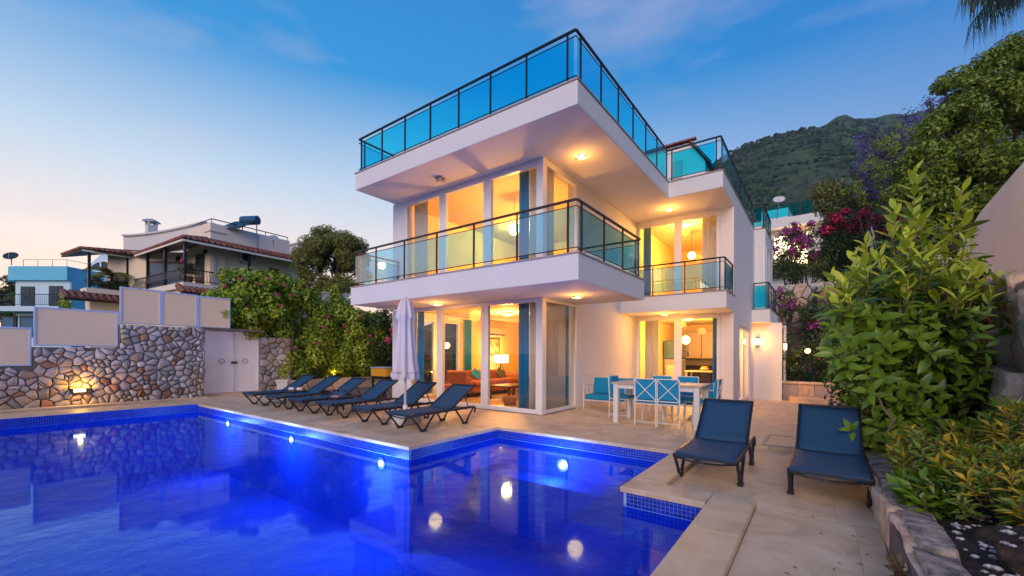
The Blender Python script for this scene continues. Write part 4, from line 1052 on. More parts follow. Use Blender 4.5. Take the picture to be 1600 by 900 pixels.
MB().box(WX-.4,-.6,-.1,WX-.02,1.2,.92).build('mortar_bed',M['mortar'],sw); MB().box(WX-.4,1.201,-.1,WX-.021,2.61,1.36).build('mortar_bed',M['mortar'],sw); MB().box(WX-.4,2.611,-.1,WX-.022,YE,1.94).build('mortar_bed',M['mortar'],sw)
def keep(poly):
    cx=sum(p[0] for p in poly)/len(poly)-.6; cy_=sum(p[1] for p in poly)/len(poly)
    if cx<1.2: y0,y1,t=-.6,1.2,.93
    elif cx<2.61: y0,y1,t=1.2,2.61,1.37
    else: y0,y1,t=2.61,YE,1.95
    if cy_>t-.02: return None
    poly=clip(poly,0,1,t)
    lim = 1.2 if cx>1.2 and cy_>.93 else None
    if cx>=1.2 and cx<2.61 and cy_>.90: poly=clip(poly,-1,0,-(1.2+.6))
    if cx>=2.61 and cy_>1.34: poly=clip(poly,-1,0,-(2.61+.6))
    if cx<1.2: pass
    return poly
ns=stone_face(sw,(WX,-.6,.0),(0,1,0),(0,0,1),YE+.6,1.96,.128,keep,seed=5)
# ledge at the foot of the wall
MB().box(WX+.02,-1.5,-.05,WX+.28,YE+.02,.03).build('ledge',M['travertine'],sw,bevel=.01)
# stones on the inner cheek of the wall beside the gate opening
stone_face(sw,(WX,YE+.002,0),(-1,0,0),(0,0,1),.4,1.94,.16,None,seed=9)
# rubble wall right of the gate, half hidden by the hedge
GX=-14.30
sw2=thing('stone_wall','short rubble stone wall right of the white gate under the bougainvillea','stone wall',(GX,6.4,0))
MB().box(GX-.4,5.98,-.1,GX-.02,7.0,1.75).build('mortar_bed',M['mortar'],sw2)
stone_face(sw2,(GX,5.98,0),(0,1,0),(0,0,1),.95,1.75,.17,None,seed=12,cols=('stone_warm','stone_pale','stone'))
# screen panels on top, cream boards in pale blue frames
fs=thing('screen_fence','cream screen panels in pale blue frames stepped along the stone wall','fence',(WX-.1,2,.9))
def panel(y0,y1,z0,z1):
    x=WX-.16
    MB().box(x,y0+.03,z0+.025,x+.03,y1-.03,z1-.03).build('panel',M['panel_cream'],fs)
    f=MB().box(x-.02,y0,z0,x+.045,y0+.035,z1).box(x-.02,y1-.035,z0,x+.045,y1,z1).box(x-.018,y0+.036,z1-.035,x+.043,y1-.036,z1).box(x-.018,y0+.036,z0,x+.043,y1-.036,z0+.03)
    f.build('frame',M['frame_blue'],fs,bevel=.004)
panel(-.6,1.18,.94,1.79); panel(1.21,2.60,1.39,2.26); panel(2.63,3.44,1.97,2.89); panel(3.445,4.24,1.97,2.87); panel(4.245,5.05,1.97,2.85)
MB().box(WX-.3,YE+.003,1.90,WX-.06,5.98,1.965).build('lintel',M['mortar'],fs)
# stone wall lamp
t=thing('wall_lamp','glowing bulkhead lamp fixed low on the stepped stone wall','wall lamp',(WX,1.90,.36))
child(t,'back_plate',MB().box(.03,-.14,-.05,.05,.14,.05),'metal_dark',.005)
child(t,'glass',MB().box(.051,-.10,-.03,.11,.10,.04),'lamp_white',.01)
for q in (-.14,.101): child(t,'visor',MB().box(.051,q,-.052,.125,q+.039,.052),'metal_dark',.004)
l=lamp('lamp_light',(.20,0,.09),(1,.48,.06),16,.04); l.parent=t
# gate of two painted sheet metal leaves
gt=thing('metal_gate','white double leaf metal gate set in the stone wall','gate',(GX-.1,5.2,0))
for y0,y1,hd in ((4.38,5.28,5.2),(5.29,5.97,5.37)):
    q=MB().box(GX-.12,y0,.06,GX-.085,y1,1.90).build('leaf',M['gate_paint'],gt,bevel=.004)
    e=MB().box(GX-.084,y0+.005,.06,GX-.062,y0+.04,1.895).box(GX-.084,y1-.04,.06,GX-.062,y1-.005,1.895).box(GX-.084,y0+.041,1.86,GX-.063,y1-.041,1.895).box(GX-.084,y0+.041,.06,GX-.063,y1-.041,.10); e.build('leaf_frame',M['gate_paint'],q,bevel=.003)
    ring=[(GX-.07,(y0+y1)/2+(.12 if y0<5 else -.05)+.07*math.cos(a*PI/8),1.0+.07*math.sin(a*PI/8)) for a in range(17)]
    MB().tube(ring,.006,6).build('ring_handle',M['rust'],q)
MB().box(GX-.084,5.20,.92,GX-.045,5.36,.99).build('lock',M['leaf_dark'],gt,bevel=.004)
MB().box(GX-.2,4.37,.0,GX+.1,5.98,.055).build('threshold',M['travertine'],gt)
MB().box(GX-.16,4.364,.06,GX-.06,4.379,1.95).box(GX-.16,5.971,.06,GX-.06,5.985,1.95).build('gate_post',M['gate_paint'],gt)
# ================================================================== FOLIAGE TOOLS
def leafmesh(name,pos,nrm,size,m,asp=.5,fold_=.25,jit=.35,droop=None):
    n=len(pos); pos=np.asarray(pos,float); nrm=np.asarray(nrm,float)
    size=np.broadcast_to(np.asarray(size,float),(n,))*rng.uniform(.65,1.3,n)
    nrm=nrm/(np.linalg.norm(nrm,axis=1,keepdims=True)+1e-9)+rng.normal(0,jit,(n,3)); nrm/=np.linalg.norm(nrm,axis=1,keepdims=True)+1e-9
    d=rng.normal(0,1,(n,3))
    if droop is not None: d+=np.array(droop)
    d-= (d*nrm).sum(1,keepdims=True)*nrm; d/=np.linalg.norm(d,axis=1,keepdims=True)+1e-9
    s=np.cross(nrm,d); L_=size[:,None]; 
    v=np.stack([pos-d*L_*.5, pos+s*L_*asp*.5+nrm*L_*fold_*.3, pos+d*L_*.5-nrm*L_*.08, pos-s*L_*asp*.5+nrm*L_*fold_*.3],1).reshape(-1,3)
    me=bpy.data.meshes.new(name); me.vertices.add(4*n); me.vertices.foreach_set('co',v.astype(np.float32).ravel())
    me.loops.add(4*n); me.loops.foreach_set('vertex_index',np.arange(4*n,dtype=np.int32)); me.polygons.add(n)
    me.polygons.foreach_set('loop_start',np.arange(0,4*n,4,dtype=np.int32)); me.update(calc_edges=True); me.validate()
    me.materials.append(M[m] if isinstance(m,str) else m); return me
def clumps(blobs,per,shell=.45,flat=1.0,gapn=0):
    """points spread through the outer shells of ellipsoid blobs, normals outward and up"""
    P=[];Nn=[]
    for (c,r) in blobs:
        r=np.array(r if hasattr(r,'__len__') else (r,r,r)); k=int(per*(r.prod()**(2/3))*32) if per>0 else int(-per)
        u=rng.normal(0,1,(k,3)); u/=np.linalg.norm(u,axis=1,keepdims=True)
        t=1-shell*rng.random(k)**1.5
        P.append(np.array(c)+u*r*t[:,None]); Nn.append(u+np.array([0,0,.45]))
    return np.concatenate(P),np.concatenate(Nn)
def subblobs(c,r,n,sr,rr=None,up=.1,inner=.35):
    """n sub clumps over an ellipsoid crown"""
    out=[]; c=np.array(c); r=np.array(r)
    for i in range(n):
        u=rng.normal(0,1,3); u/=np.linalg.norm(u); u[2]=abs(u[2])*1 if rng.random()<up+.45 else u[2]
        t=(1-inner)+inner*rng.random()
        s=sr*rng.uniform(.6,1.35); out.append((c+u*r*t,(s*1.1,s*1.1,s*.8)))
    return out
def put(name,me,parent):
    o=bpy.data.objects.new(name,me); COL.objects.link(o)
    if parent:
        o.parent=parent; v=np.empty(len(me.vertices)*3,np.float32); me.vertices.foreach_get('co',v); v=v.reshape(-1,3)-np.array(parent.location,np.float32); me.vertices.foreach_set('co',v.ravel()); me.update()
    return o
def limb(b,p0,p1,r0,r1,wob=.08,n=5):
    p0=Vector(p0);p1=Vector(p1);L_=(p1-p0).length
    pts=[p0.lerp(p1,i/n)+Vector((random.uniform(-1,1),random.uniform(-1,1),random.uniform(-.3,.3)))*wob*L_*(0 if i in(0,n) else 1)*.5 for i in range(n+1)]
    b.tube(pts,[r0+(r1-r0)*i/n for i in range(n+1)],7)
# ---- bougainvillea hedge against the side wall
HX=-15.2
hd=thing('bougainvillea_hedge','big green bougainvillea hedge with pink flowers beside the white gate','hedge',(HX,7.6,0))
bl_=[]
for k in range(125):
    y=random.uniform(5.2,11.0); top=3.7+.28*math.sin((y-5)*.9)-max(0,y-8.5)*.22
    z=.35+(top-.55)*random.random()**.75
    if y<6.6 and z<1.75: continue
    bl_.append(((HX+random.uniform(-.2,.75)*(1 if z>.8 else .8),y,z),(.42,.46,.38)))
for k in range(34):   # lower body of the hedge, no holes
    y=6.75+k*.125; bl_.append(((HX+random.uniform(-.05,.55),y,random.uniform(.6,2.5)),(.45,.48,.5)))
for k in range(34):   # tumbling over the gate
    y=random.uniform(4.55,6.6); bl_.append(((HX+random.uniform(.1,1.0),y,random.uniform(2.1,2.95)+.3*(y-4.5)/2),(.34,.36,.28)))
for k in range(22):   # taller shoots on top
    y=random.uniform(4.7,9.2); bl_.append(((HX+random.uniform(0,.7),y,random.uniform(3.2,3.75)),(.20,.22,.26)))
P3,N3=clumps(bl_,95,.75)
put('foliage',leafmesh('foliage',P3,N3,.125,'leaf_hedge',.66),hd)['kind']='stuff'
fl=[]
for k in range(110):
    c,r=random.choice(bl_); y=c[1]
    if c[2]<1.1 or random.random()>.55+.1*(y-5): continue
    u=Vector((1,random.uniform(-.8,.4),random.uniform(-.3,.8))).normalized(); p=np.array(c)+np.array(u)*np.array(r)*1.0
    fl.append((p,(.07,.09,.07)))
P3,N3=clumps(fl,-16,.9)
put('blossom',leafmesh('blossom',P3,N3,.07,'flower_pink',.8),hd)['kind']='stuff'
b=MB()
for k in range(9):
    y=6.8+k*.5; limb(b,(HX+.3,y,0.1),(HX+random.uniform(0,.6),y+random.uniform(-.6,.6),2.3),.05,.02,.15)
limb(b,(GX-.15,6.35,.1),(GX-.4,6.2,2.2),.04,.02,.2)
b.build('stems',M['bark'],hd)
ol=thing('oleander_bush','dark oleander with big pink blossoms beside the villa corner','shrub',(-14.2,10.6,0))
bl_=[((-14.3+random.uniform(-.4,.4),random.uniform(10.0,11.3),random.uniform(.4,2.9)),(.4,.4,.42)) for k in range(24)]
P3,N3=clumps(bl_,40,.8); put('foliage',leafmesh('foliage',P3,N3,.15,'leaf_dark',.28,jit=.6),ol)['kind']='stuff'
fl=[((-13.95+random.uniform(0,.15),10.95+random.uniform(-.45,.35),z),(.12,.14,.10)) for z in (2.52,2.4,2.05,1.85,1.72,2.2)]
P3,N3=clumps(fl,-26,.9); put('blossom',leafmesh('blossom',P3,N3,.10,'flower_pink',.85),ol)['kind']='stuff'
b=MB()
for k in range(5): limb(b,(-14.3,10.3+k*.18,.05),(-14.3+random.uniform(-.3,.3),10.0+k*.3,1.9),.03,.015)
b.build('stems',M['bark'],ol)
# low rendered planter in front of the hedge
pw=thing('planter_wall','low pale stone planter wall in front of the hedge','planter',(-14.2,8.8,0))
for k in range(7): MB().box(-14.42,6.95+k*.62,-.06,-14.2,6.95+k*.62+.612,.34).build('block',M['coping_marble' if k%3==1 else 'rock_pale'],pw,bevel=.012)
MB().box(-15.6,6.9,-.06,-14.43,11.6,.22).build('soil',M['soil'],pw)
t=thing('garden_spotlight','warm garden spotlight glowing at the foot of the hedge','spotlight',(-14.55,8.7,.24))
child(t,'body',MB().tube([(0,0,0),(0,0,.12),(-.05,0,.2)],[.03,.05,.06],10),'metal_dark'); child(t,'lens',MB().tube([(-.052,0,.203),(-.058,0,.215)],.05,10),'lamp_glow')
l=lamp('lamp_light',(-.08,0,.36),(1,.5,.12),14,.05); l.parent=t
# flower pot and yellow bin
t=thing('flower_pot','pale square flower pot by the wall beside the gate','pot',(-13.75,6.45,0))
child(t,'pot',MB().lathe([(.17,0),(.24,.36),(.26,.36),(.26,.41),(.22,.41),(.2,.33)],(0,0,0),4),'pot_white',.01)
P3,N3=clumps([((0,0,.62),(.22,.22,.24)),((.1,.1,.85),(.14,.14,.2))],-110,.9); put('foliage',leafmesh('foliage',P3,N3,.09,'leaf_hedge',.5),None).parent=t
t=thing('grill_box','yellow topped box on a dark stand by the villa corner','box',(-9.75,7.35,0))
child(t,'lid',MB().box(-.40,-.22,.62,.24,.2,.84),'yellow_box',.015); child(t,'top_plate',MB().box(-.42,-.24,.845,.26,.22,.875),'dish_grey',.005)
child(t,'stand',MB().box(-.38,-.2,.55,.22,.18,.615),'metal_dark')
for a in (-.36,.20):
    for c in (-.18,.16): child(t,'leg',MB().box(a-.02,c-.02,0,a+.02,c+.02,.55),'metal_dark')
# ---- pine beyond the hedge
pt=thing('pine_tree','round crowned pine standing beyond the hedge left of the villa','tree',(-20.5,12.2,1))
b=MB(); limb(b,(-20.5,12.2,.8),(-20.3,12.3,6.6),.22,.07,.04,7)
for k in range(14):
    a=random.uniform(0,2*PI); z=random.uniform(3.4,6.8); limb(b,(-20.45,12.22,z-.5),(-20.4+1.5*math.cos(a),12.2+1.5*math.sin(a),z+.4),.06,.02)
b.build('trunk',M['bark'],pt)
bb=subblobs((-20.45,12.2,5.7),(1.95,1.95,2.15),95,.42,inner=.55)
P3,N3=clumps(bb,85,.9); put('crown',leafmesh('crown',P3,N3,.2,'leaf_pine',.22,jit=.8),pt)['kind']='stuff'
t=thing('white_fence','white louvred fence piece between the pine and the hedge','fence',(-18,11.3,2.2))
for k in range(9): MB().box(-18.02,8.9+k*.28,1.1,-17.98,8.9+k*.28+.25,3.95).build('board',M['cornice_white'],t)
MB().box(-18.06,8.85,3.96,-17.94,11.45,4.02).build('rail',M['cornice_white'],t)
# ================================================================== CREAM HOUSE WITH RED TILED ROOFS
HA=R(4); CH=thing('cream_house','cream house with red tiled veranda roofs beyond the stone wall','house',(-26.4,7.4,0),HA)
def cb(name,m,*bb,bevel=0,par=None):
    b=MB()
    for q in bb: b.box(*q)
    me=b.mesh(name,M[m]); o=link(name,me,par or CH)
    if bevel:
        q=o.modifiers.new('bevel','BEVEL'); q.width=bevel; q.segments=2
    return o
cb('wall','cream_wall',(-4.4,1.65,1,-1.2,7.2,7.40))
cb('wall','cream_wall',(-8.3,1.7,1,-4.401,7.2,7.38))
b=MB(); b.prism([(-8.3,-.9),(-7.9,-.9),(-4.39,1.66),(-4.39,1.9),(-8.3,1.9)],1,7.3); child(CH,'wall',b,'cream_wall')
cb('upper_parapet','cream_light',(-4.2,1.66,7.401,-1.22,1.9,8.62)); cb('upper_parapet','cream_light',(-1.45,1.901,7.401,-1.22,6.2,8.60))
cb('roof_deck','cream_light',(-4.2,1.91,7.56,-1.46,6.2,7.7))
cb('moulding','cornice_white',(-1.9,1.60,8.12,-1.15,1.659,8.19)); cb('moulding','cornice_white',(-1.219,1.66,8.12,-1.15,2.4,8.19))
# slab of the veranda and lower roof
b=MB().prism([(-8.2,-2.1),(-7.0,-2.1),(-7.0,-.05),(0,-.05),(0,7.2),(-1.19,7.2),(-1.19,1.6),(-8.2,1.6)],4.62,4.9); child(CH,'veranda_slab',b,'cream_light')
b=MB().prism([(-8.1,-1.9),(-7.2,-1.9),(-7.2,.2),(-.3,.2),(-.3,7.1),(-8.1,7.1)],0.5,4.6); child(CH,'lower_wall',b,'cream_wall')
# pilasters
for x,y in ((-1.19,1.75),(-1.19,2.3),(-1.19,6.6)): cb('pilaster','cream_light',(x,y,4.91,x+.04,y+.14,7.2))
# doors and windows
def diag(x0,x1,z0,z1,d0,d1):
    # on the slanting wall from (-7.9,-.9) to (-4.39,1.66): s along, n outwards
    A=Vector((-7.9,-.9,0)); u=Vector((3.51,2.56,0)).normalized(); n_=Vector((u.y,-u.x,0)); b=MB()
    b.xprism([(x0,z0),(x1,z0),(x1,z1),(x0,z1)],A+n_*d0,u,(0,0,1),n_,d1-d0); return b
w_=child(CH,'window',diag(2.2,4.2,4.92,6.75,.0,.05),'door_brown'); child(w_,'pane',diag(2.36,3.14,5.0,6.6,.051,.06),'window_far'); child(w_,'pane',diag(3.26,4.04,5.0,6.6,.051,.06),'window_far')
d_=cb('door','door_brown',(-3.0,1.60,4.92,-1.9,1.649,6.95)); cb('pane','window_dark',(-2.9,1.59,5.6,-2.5,1.599,6.8),par=d_); cb('pane','window_dark',(-2.4,1.59,5.6,-2.0,1.599,6.8),par=d_)
cb('window','door_brown',(-1.199,4.9,4.92,-1.15,5.5,6.6))
cb('wall_light','metal_dark',(-4.6,1.2,6.75,-4.45,1.4,7.0)); cb('wall_light','metal_dark',(-1.7,1.5,6.9,-1.58,1.64,7.1))
# veranda posts
for x,y in ((-.12,.07),(-.12,3.2),(-.12,6.4),(-2.65,.07),(-5.2,.07),(-7.05,-1.98),(-7.1,-.3)): cb('post','metal_dark',(x-.06,y-.06,4.91,x+.06,y+.06,7.1))
# railings: rail, then bowed balusters
def crail(pts,z0=4.95,z1=5.6):
    b=MB(); b.tube([(*p,z1) for p in pts],.035,6); b.tube([(*p,z0+.08) for p in pts],.02,6)
    o=child(CH,'railing',b,'metal_dark')
    q=MB()
    for (x0,y0),(x1,y1) in zip(pts,pts[1:]):
        Lg=math.hypot(x1-x0,y1-y0); k=int(Lg/.14); ux,uy=(x1-x0)/Lg,(y1-y0)/Lg; nx,ny=uy,-ux
        for i in range(k):
            px,py=x0+ux*(i+.5)*.14,y0+uy*(i+.5)*.14
            q.tube([(px,py,z1-.02),(px+nx*-.01,py+ny*-.01,z1-.2),(px+nx*.08,py+ny*.08,z0+.25),(px+nx*.02,py+ny*.02,z0+.09)],.013,4,cap=False)
    me=q.mesh('balusters',M['metal_dark']); c=link('balusters',me,o); c['kind']='stuff'
crail([(-7.05,-2.0),(-7.05,-.1),(-5.3,-.02),(-.08,-.02),(-.08,7.0)])
# tiled roofs: a sheet of half round tiles over each slope
def tiled(name,c00,c10,c11,c01,rows,cols,m='roof_tile'):
    """slope with eave c00->c10 and ridge c01->c11; tiles run up the slope"""
    b=MB(); c00,c10,c11,c01=[Vector(p) for p in (c00,c10,c11,c01)]
    nn=(c10-c00).cross(c01-c00).normalized()
    for i in range(cols):
        u=(i+.5)/cols; e=c00.lerp(c10,u); r=c01.lerp(c11,u); w=(c10-c00).length/cols*.5
        for j in range(rows):
            a=e.lerp(r,j/rows)+nn*(.03); q=e.lerp(r,(j+1.12)/rows)+nn*.0
            halfpipe(b,a,q,w*(.98),up=nn,n=4)
    o=child(CH,name,b,m); o['kind']='stuff'
    # board under the tiles
    q=MB().add([c00,c10,c11,c01,c00-nn*.09,c10-nn*.09,c11-nn*.09,c01-nn*.09],[(0,1,2,3),(7,6,5,4),(0,4,5,1),(1,5,6,2),(2,6,7,3),(3,7,4,0)]); child(CH,'roof_board',q,'dark_wood')
    return o
ER=7.12
tiled('roof_tiles',(.15,-.1,ER),(.15,7.1,ER-.05),(-1.2,7.1,7.58),(-1.3,1.5,7.58),4,26)
tiled('roof_tiles',(-6.6,-.1,ER-.05),(.15,-.1,ER),(-1.3,1.5,7.58),(-4.5,1.7,7.58),5,24)
tiled('roof_tiles',(-6.9,-2.3,ER-.1),(-6.6,-.1,ER-.05),(-7.6,1.6,7.65),(-9.4,-.4,7.6),4,10)
tiled('roof_tiles',(-10.2,-2.5,ER-.15),(-6.9,-2.3,ER-.1),(-9.4,-.4,7.6),(-10.2,-.4,7.6),4,12)
b=MB()
for p0,p1 in (((.15,-.1,ER+.06),(-1.3,1.5,7.66)),): halfpipe(b,p0,p1,.11)
child(CH,'ridge_tiles',b,'roof_tile')
cb('fascia','cream_light',(.151,-.12,ER-.17,.19,7.1,ER-.06)); cb('fascia','cream_light',(-6.6,-.16,ER-.17,.15,-.121,ER-.07)); cb('fascia','cream_light',(-6.89,-2.3,ER-.24,-6.85,-.17,ER-.14))
tiled('roof_tiles',(-6.4,-3.1,4.15),(-6.4,-.2,4.15),(-7.3,-.2,4.6),(-7.3,-3.1,4.6),3,10,'roof_tile_old')
tiled('roof_tiles',(.5,-.3,4.28),(.5,1.9,4.28),(-.25,1.9,4.72),(-.25,-.3,4.72),3,9,'roof_tile')
# gable parapet with curved cornice, chimney
def wp(u,v,D):
    x=(u-800)/655.5*D; return Vector((x*CT-D*ST,x*ST+D*CT,1.25-(v-553)/655.5*D))
def toCH(p): return Matrix.Rotation(-HA,4,'Z')@(p-CH.location)
A_=toCH(wp(192,440,27)); B_=toCH(wp(320,440,27)); uu=(B_-A_); uu.z=0; Lg=uu.length; uu.normalize(); nn_=Vector((-uu.y,uu.x,0))
prof=[(0,0),(Lg,0)]+[(Lg*(1-t),2.55+1.15*(1-t)**1.5-.25+.25*t) for t in [i/10 for i in range(11)]]
A0=Vector((A_.x,A_.y,6.2))
child(CH,'gable_wall',MB().xprism(prof,A0,uu,(0,0,1),nn_,.4),'cornice_white')
pc=[A0+uu*p[0]+Vector((0,0,p[1]+.02))-nn_*.06 for p in prof[2:]]
b=MB(); 
for q0,q1 in zip(pc,pc[1:]): b.bar(q0+nn_*.2,q1+nn_*.2,.55,.10)
child(CH,'cornice',b,'cornice_white')
q=toCH(wp(236,362,27.9)); cb('chimney','cornice_white',(q.x-.26,q.y-.26,q.z-1.2,q.x+.26,q.y+.26,q.z+.32))
for a in (-.22,.22):
    for c in (-.22,.22): cb('chimney_leg','cornice_white',(q.x+a-.05,q.y+c-.05,q.z+.321,q.x+a+.05,q.y+c+.05,q.z+.52))
b=MB().lathe([(.52,.0),(.5,.06),(.3,.18),(.05,.24)],(q.x,q.y,q.z+.521),4); child(CH,'chimney_cap',b,'dish_grey')
# right gable part
cb('gable_wall','cornice_white',(-3.2,6.9,6.8,-1.3,7.4,8.6)); cb('cornice','cornice_white',(-3.3,6.8,8.601,-1.2,7.5,8.7))
b=MB().tube([(-3.9,1.75,8.85),(-1.3,1.75,8.85),(-1.3,6.1,8.82)],.03,6)
for p in ((-2.6,1.75),(-1.3,1.75),(-1.3,3.2),(-1.3,4.7),(-1.3,6.1)): b.tube([(*p,8.55),(*p,8.85)],.02,6)
child(CH,'roof_rail',b,'metal_dark')
# things fixed on the house
def onCH(x,y,z): return tuple(CH.location+Matrix.Rotation(HA,4,'Z')@Vector((x,y,z)))
t=thing('air_conditioner','air conditioner unit on the cream house wall under the eave','air conditioner',onCH(-1.18,3.5,6.95),HA)
child(t,'casing',MB().box(0,-.42,-.3,.32,.42,.3),'ac_white',.02); child(t,'fan_grille',MB().tube([(.321,-.1,0),(.335,-.1,0)],.24,16),'shade_black'); child(t,'bracket',MB().box(0,-.35,-.36,.3,-.3,-.301),'metal_dark')
t=thing('solar_water_heater','solar water heater with blue tank on the cream house roof','water heater',tuple(wp(385,360,25.5)),HA+R(25))
child(t,'tank',MB().tube([(-.55,.25,.62),(-.52,.25,.62),(.52,.25,.62),(.55,.25,.62)],[.22,.27,.27,.22],16),'tank_blue',smooth=False)
child(t,'panel',MB().add([(-.9,-1.2,-.25),(.5,-1.2,-.25),(.5,.1,.55),(-.9,.1,.55),(-.9,-1.2,-.32),(.5,-1.2,-.32),(.5,.1,.48),(-.9,.1,.48)],[(0,1,2,3),(7,6,5,4),(0,4,5,1),(1,5,6,2),(2,6,7,3),(3,7,4,0)]),'shade_black')
child(t,'frame',MB().tube([(-.5,.25,.4),(-.5,.25,-1.5)],.03,6).tube([(.45,.25,.4),(.45,.25,-1.5)],.03,6).tube([(-.85,-1.1,-.3),(-.85,-1.1,-1.5)],.03,6),'dish_grey')
def dish(loc,rz,r,label,m,tilt=50):
    t=thing('satellite_dish',label,'satellite dish',loc,rz)
    o=child(t,'dish',MB().lathe([(.01,0),(r*.5,.05*r),(r,.22*r),(r*.98,.23*r),(r*.5,.07*r)],(0,0,0),20),m,smooth=True); o.rotation_euler=(R(tilt),0,0); o.location=(0,0,r*.9)
    child(t,'mast',MB().tube([(0,.02,-r*.6),(0,.02,r*.9)],.035*max(1,r),8),'dish_grey')
    o=child(t,'feed_arm',MB().tube([(0,-r*.9,.2*r),(0,0,r*.8)],.02*max(1,r),6),'dish_grey'); o.rotation_euler=(R(tilt),0,0); o.location=(0,0,r*.9)
    return t
dish(tuple(wp(426,382,25.2)),R(60),.3,'small grey satellite dish on the cream house parapet','dish_grey')
def pottedplant(loc,label,m,h,r,pot='terracotta',fl=None):
    t=thing('potted_plant',label,'plant',loc)
    child(t,'pot',MB().lathe([(.16,0),(.24,.3),(.27,.3),(.27,.36),(.23,.36),(.15,.05)],(0,0,0),14),pot,smooth=False)
    P3,N3=clumps([((random.uniform(-.1,.1),random.uniform(-.1,.1),.36+h*(.3+.5*k/4)),(r,r,h*.25)) for k in range(5)],-150,.9)
    put('foliage',leafmesh('foliage',P3,N3,.16,m,.35,jit=.6),None).parent=t
    if fl:
        P3,N3=clumps([((r*.6,-r*.8,.36+h*.9),(.1,.1,.1))],-20,.9); put('blossom',leafmesh('blossom',P3,N3,.13,fl,.8),None).parent=t
pottedplant(onCH(-.5,.35,4.91),'pink flowering potted plant at the veranda corner of the cream house','leaf_pine',.8,.4,fl='flower_pink')
t=thing('palm_plant','feathery palm behind the left veranda railing of the cream house','plant',onCH(-7.55,-.9,4.91))
def frondset(n,r,z,leaf_l,seg=9,droopk=1.0,rr=random,wid=.05,hang=0):
    b=MB()
    for k in range(n):
        a=2*PI*k/n+rr.uniform(-.3,.3); el=rr.uniform(.3,1.1); pts=[]
        for s in range(seg+1):
            t_=s/seg; d=r*t_*math.cos(el*(1-.5*t_)); zz=z+r*(math.sin(el)*t_-droopk*.75*t_*t_); pts.append(Vector((d*math.cos(a),d*math.sin(a),zz)))
        for s in range(1,seg+1):
            p=pts[s]; d=(pts[s]-pts[s-1]).normalized(); sd=d.cross(Vector((0,0,1))).normalized(); 
            for sg in(-1,1):
                for f in (0,.5):
                    pp=pts[s-1].lerp(pts[s],f); q=pp+((sd*sg*.85+d*.5+Vector((0,0,-.25)))*(1-hang)+Vector((rr.uniform(-.18,.18),rr.uniform(-.18,.18),-1))*hang)*leaf_l*(1-.5*abs(s/seg-.45))*rr.uniform(.8,1.15); w=d*wid
                    b.add([pp-w*.5,pp+w*.5,q],[(0,1,2)])
        b.tube(pts,[.02*r*(1-.8*i/seg) for i in range(seg+1)],4,cap=False)
    return b
child(t,'foliage',frondset(13,1.5,.9,.5,wid=.09),'leaf_pine')['kind']='stuff'
child(t,'pot',MB().lathe([(.2,0),(.28,.5),(.3,.5),(.22,.45)],(0,0,0),14),'terracotta'); child(t,'stem',MB().tube([(0,0,.3),(0,0,.95)],.06,8),'bark')
# hanging greenery on the left veranda rail
t=thing('climbing_plant','dark green climber filling the left veranda railing','plant',onCH(-7.2,-1.2,4.95))
P3,N3=clumps([((random.uniform(-.2,.1),random.uniform(-.7,.9),random.uniform(.1,.6)),(.22,.25,.2)) for k in range(14)],-120,.9)
put('foliage',leafmesh('foliage',P3,N3,.14,'leaf_dark',.4),None).parent=t
# ================================================================== PALE BLUE HOUSE
_o=wp(105,553,31.5); BH=thing('blue_house','pale blue house with rounded roof parapet at the far left','house',(_o.x,_o.y,0),R(36))
def bb_(name,m,*q,par=None):
    b=MB()
    for k in q: b.box(*k)
    return link(name,b.mesh(name,M[m]),par or BH)
def rounded(x0,x1,y0,y1,r,z0,z1):
    pts=[(x1,y0),(x1,y1),(x0,y1)]+[(x0+r-r*math.cos(R(a)),y0+r-r*math.sin(R(a))) for a in range(0,91,9)]
    return MB().prism(pts,z0,z1)
child(BH,'wall',rounded(-5.0,-.05,.25,7,1.2,1.5,6.65),'blue_wall')
child(BH,'roof_parapet',rounded(-5.45,-.02,-.02,7.2,1.5,6.651,7.7),'blue_wall_deep')
child(BH,'balcony_slab',rounded(-5.6,.1,-.7,.6,.4,4.25,4.62),'blue_wall')
bb_('side_wall','blue_wall_deep',(-.049,.3,1.5,.02,9,6.65)); bb_('side_wall','blue_wall',(.021,3.2,1.5,4.5,9,7.3))
for x0,x1,z0,z1 in ((-3.75,-2.75,4.63,6.2),(-1.6,-.6,4.63,6.25)):
    w_=bb_('window','shutter_dark',(x0,.17,z0,x1,.249,z1)); bb_('pane','window_dark',(x0+.28,.15,z0+.08,x1-.28,.169,z1-.12),par=w_)
for x0,x1 in ((-5.2,-4.1),(-3.8,-2.5),(-2.1,-.5)):
    w_=bb_('window','shutter_dark',(x0,.15,2.4,x1,.247,3.98)); bb_('pane','window_blue',(x0+.15,.13,2.5,x1-.15,.149,3.85),par=w_)
r_=child(BH,'railing',MB().tube([(-5.5,-.6,5.5),(.05,-.6,5.5),(.05,.2,5.5)],.03,6).tube([(-5.5,-.6,4.75),(.05,-.6,4.75),(.05,.2,4.75)],.02,6),'shutter_dark')
b=MB()
for k in range(36): b.tube([(-5.4+k*.155,-.6,4.75),(-5.4+k*.155,-.6,5.5)],.010,4,cap=False)
q=link('balusters',b.mesh('balusters',M['shutter_dark']),r_); q['kind']='stuff'
child(BH,'roof_gable',MB().xprism([(-2.6,7.0),(3.2,7.0),(.75,9.35),(-.05,9.2)],(0,2.6,0),(1,0,0),(0,0,1),(0,1,0),4),'blue_wall')
w_=child(BH,'gable_window',MB().xprism([(-1.35,7.9),(1.3,7.9),(.9,8.5),(.3,8.75),(-.4,8.6)],(0,2.53,0),(1,0,0),(0,0,1),(0,1,0),.069),'frame_white')
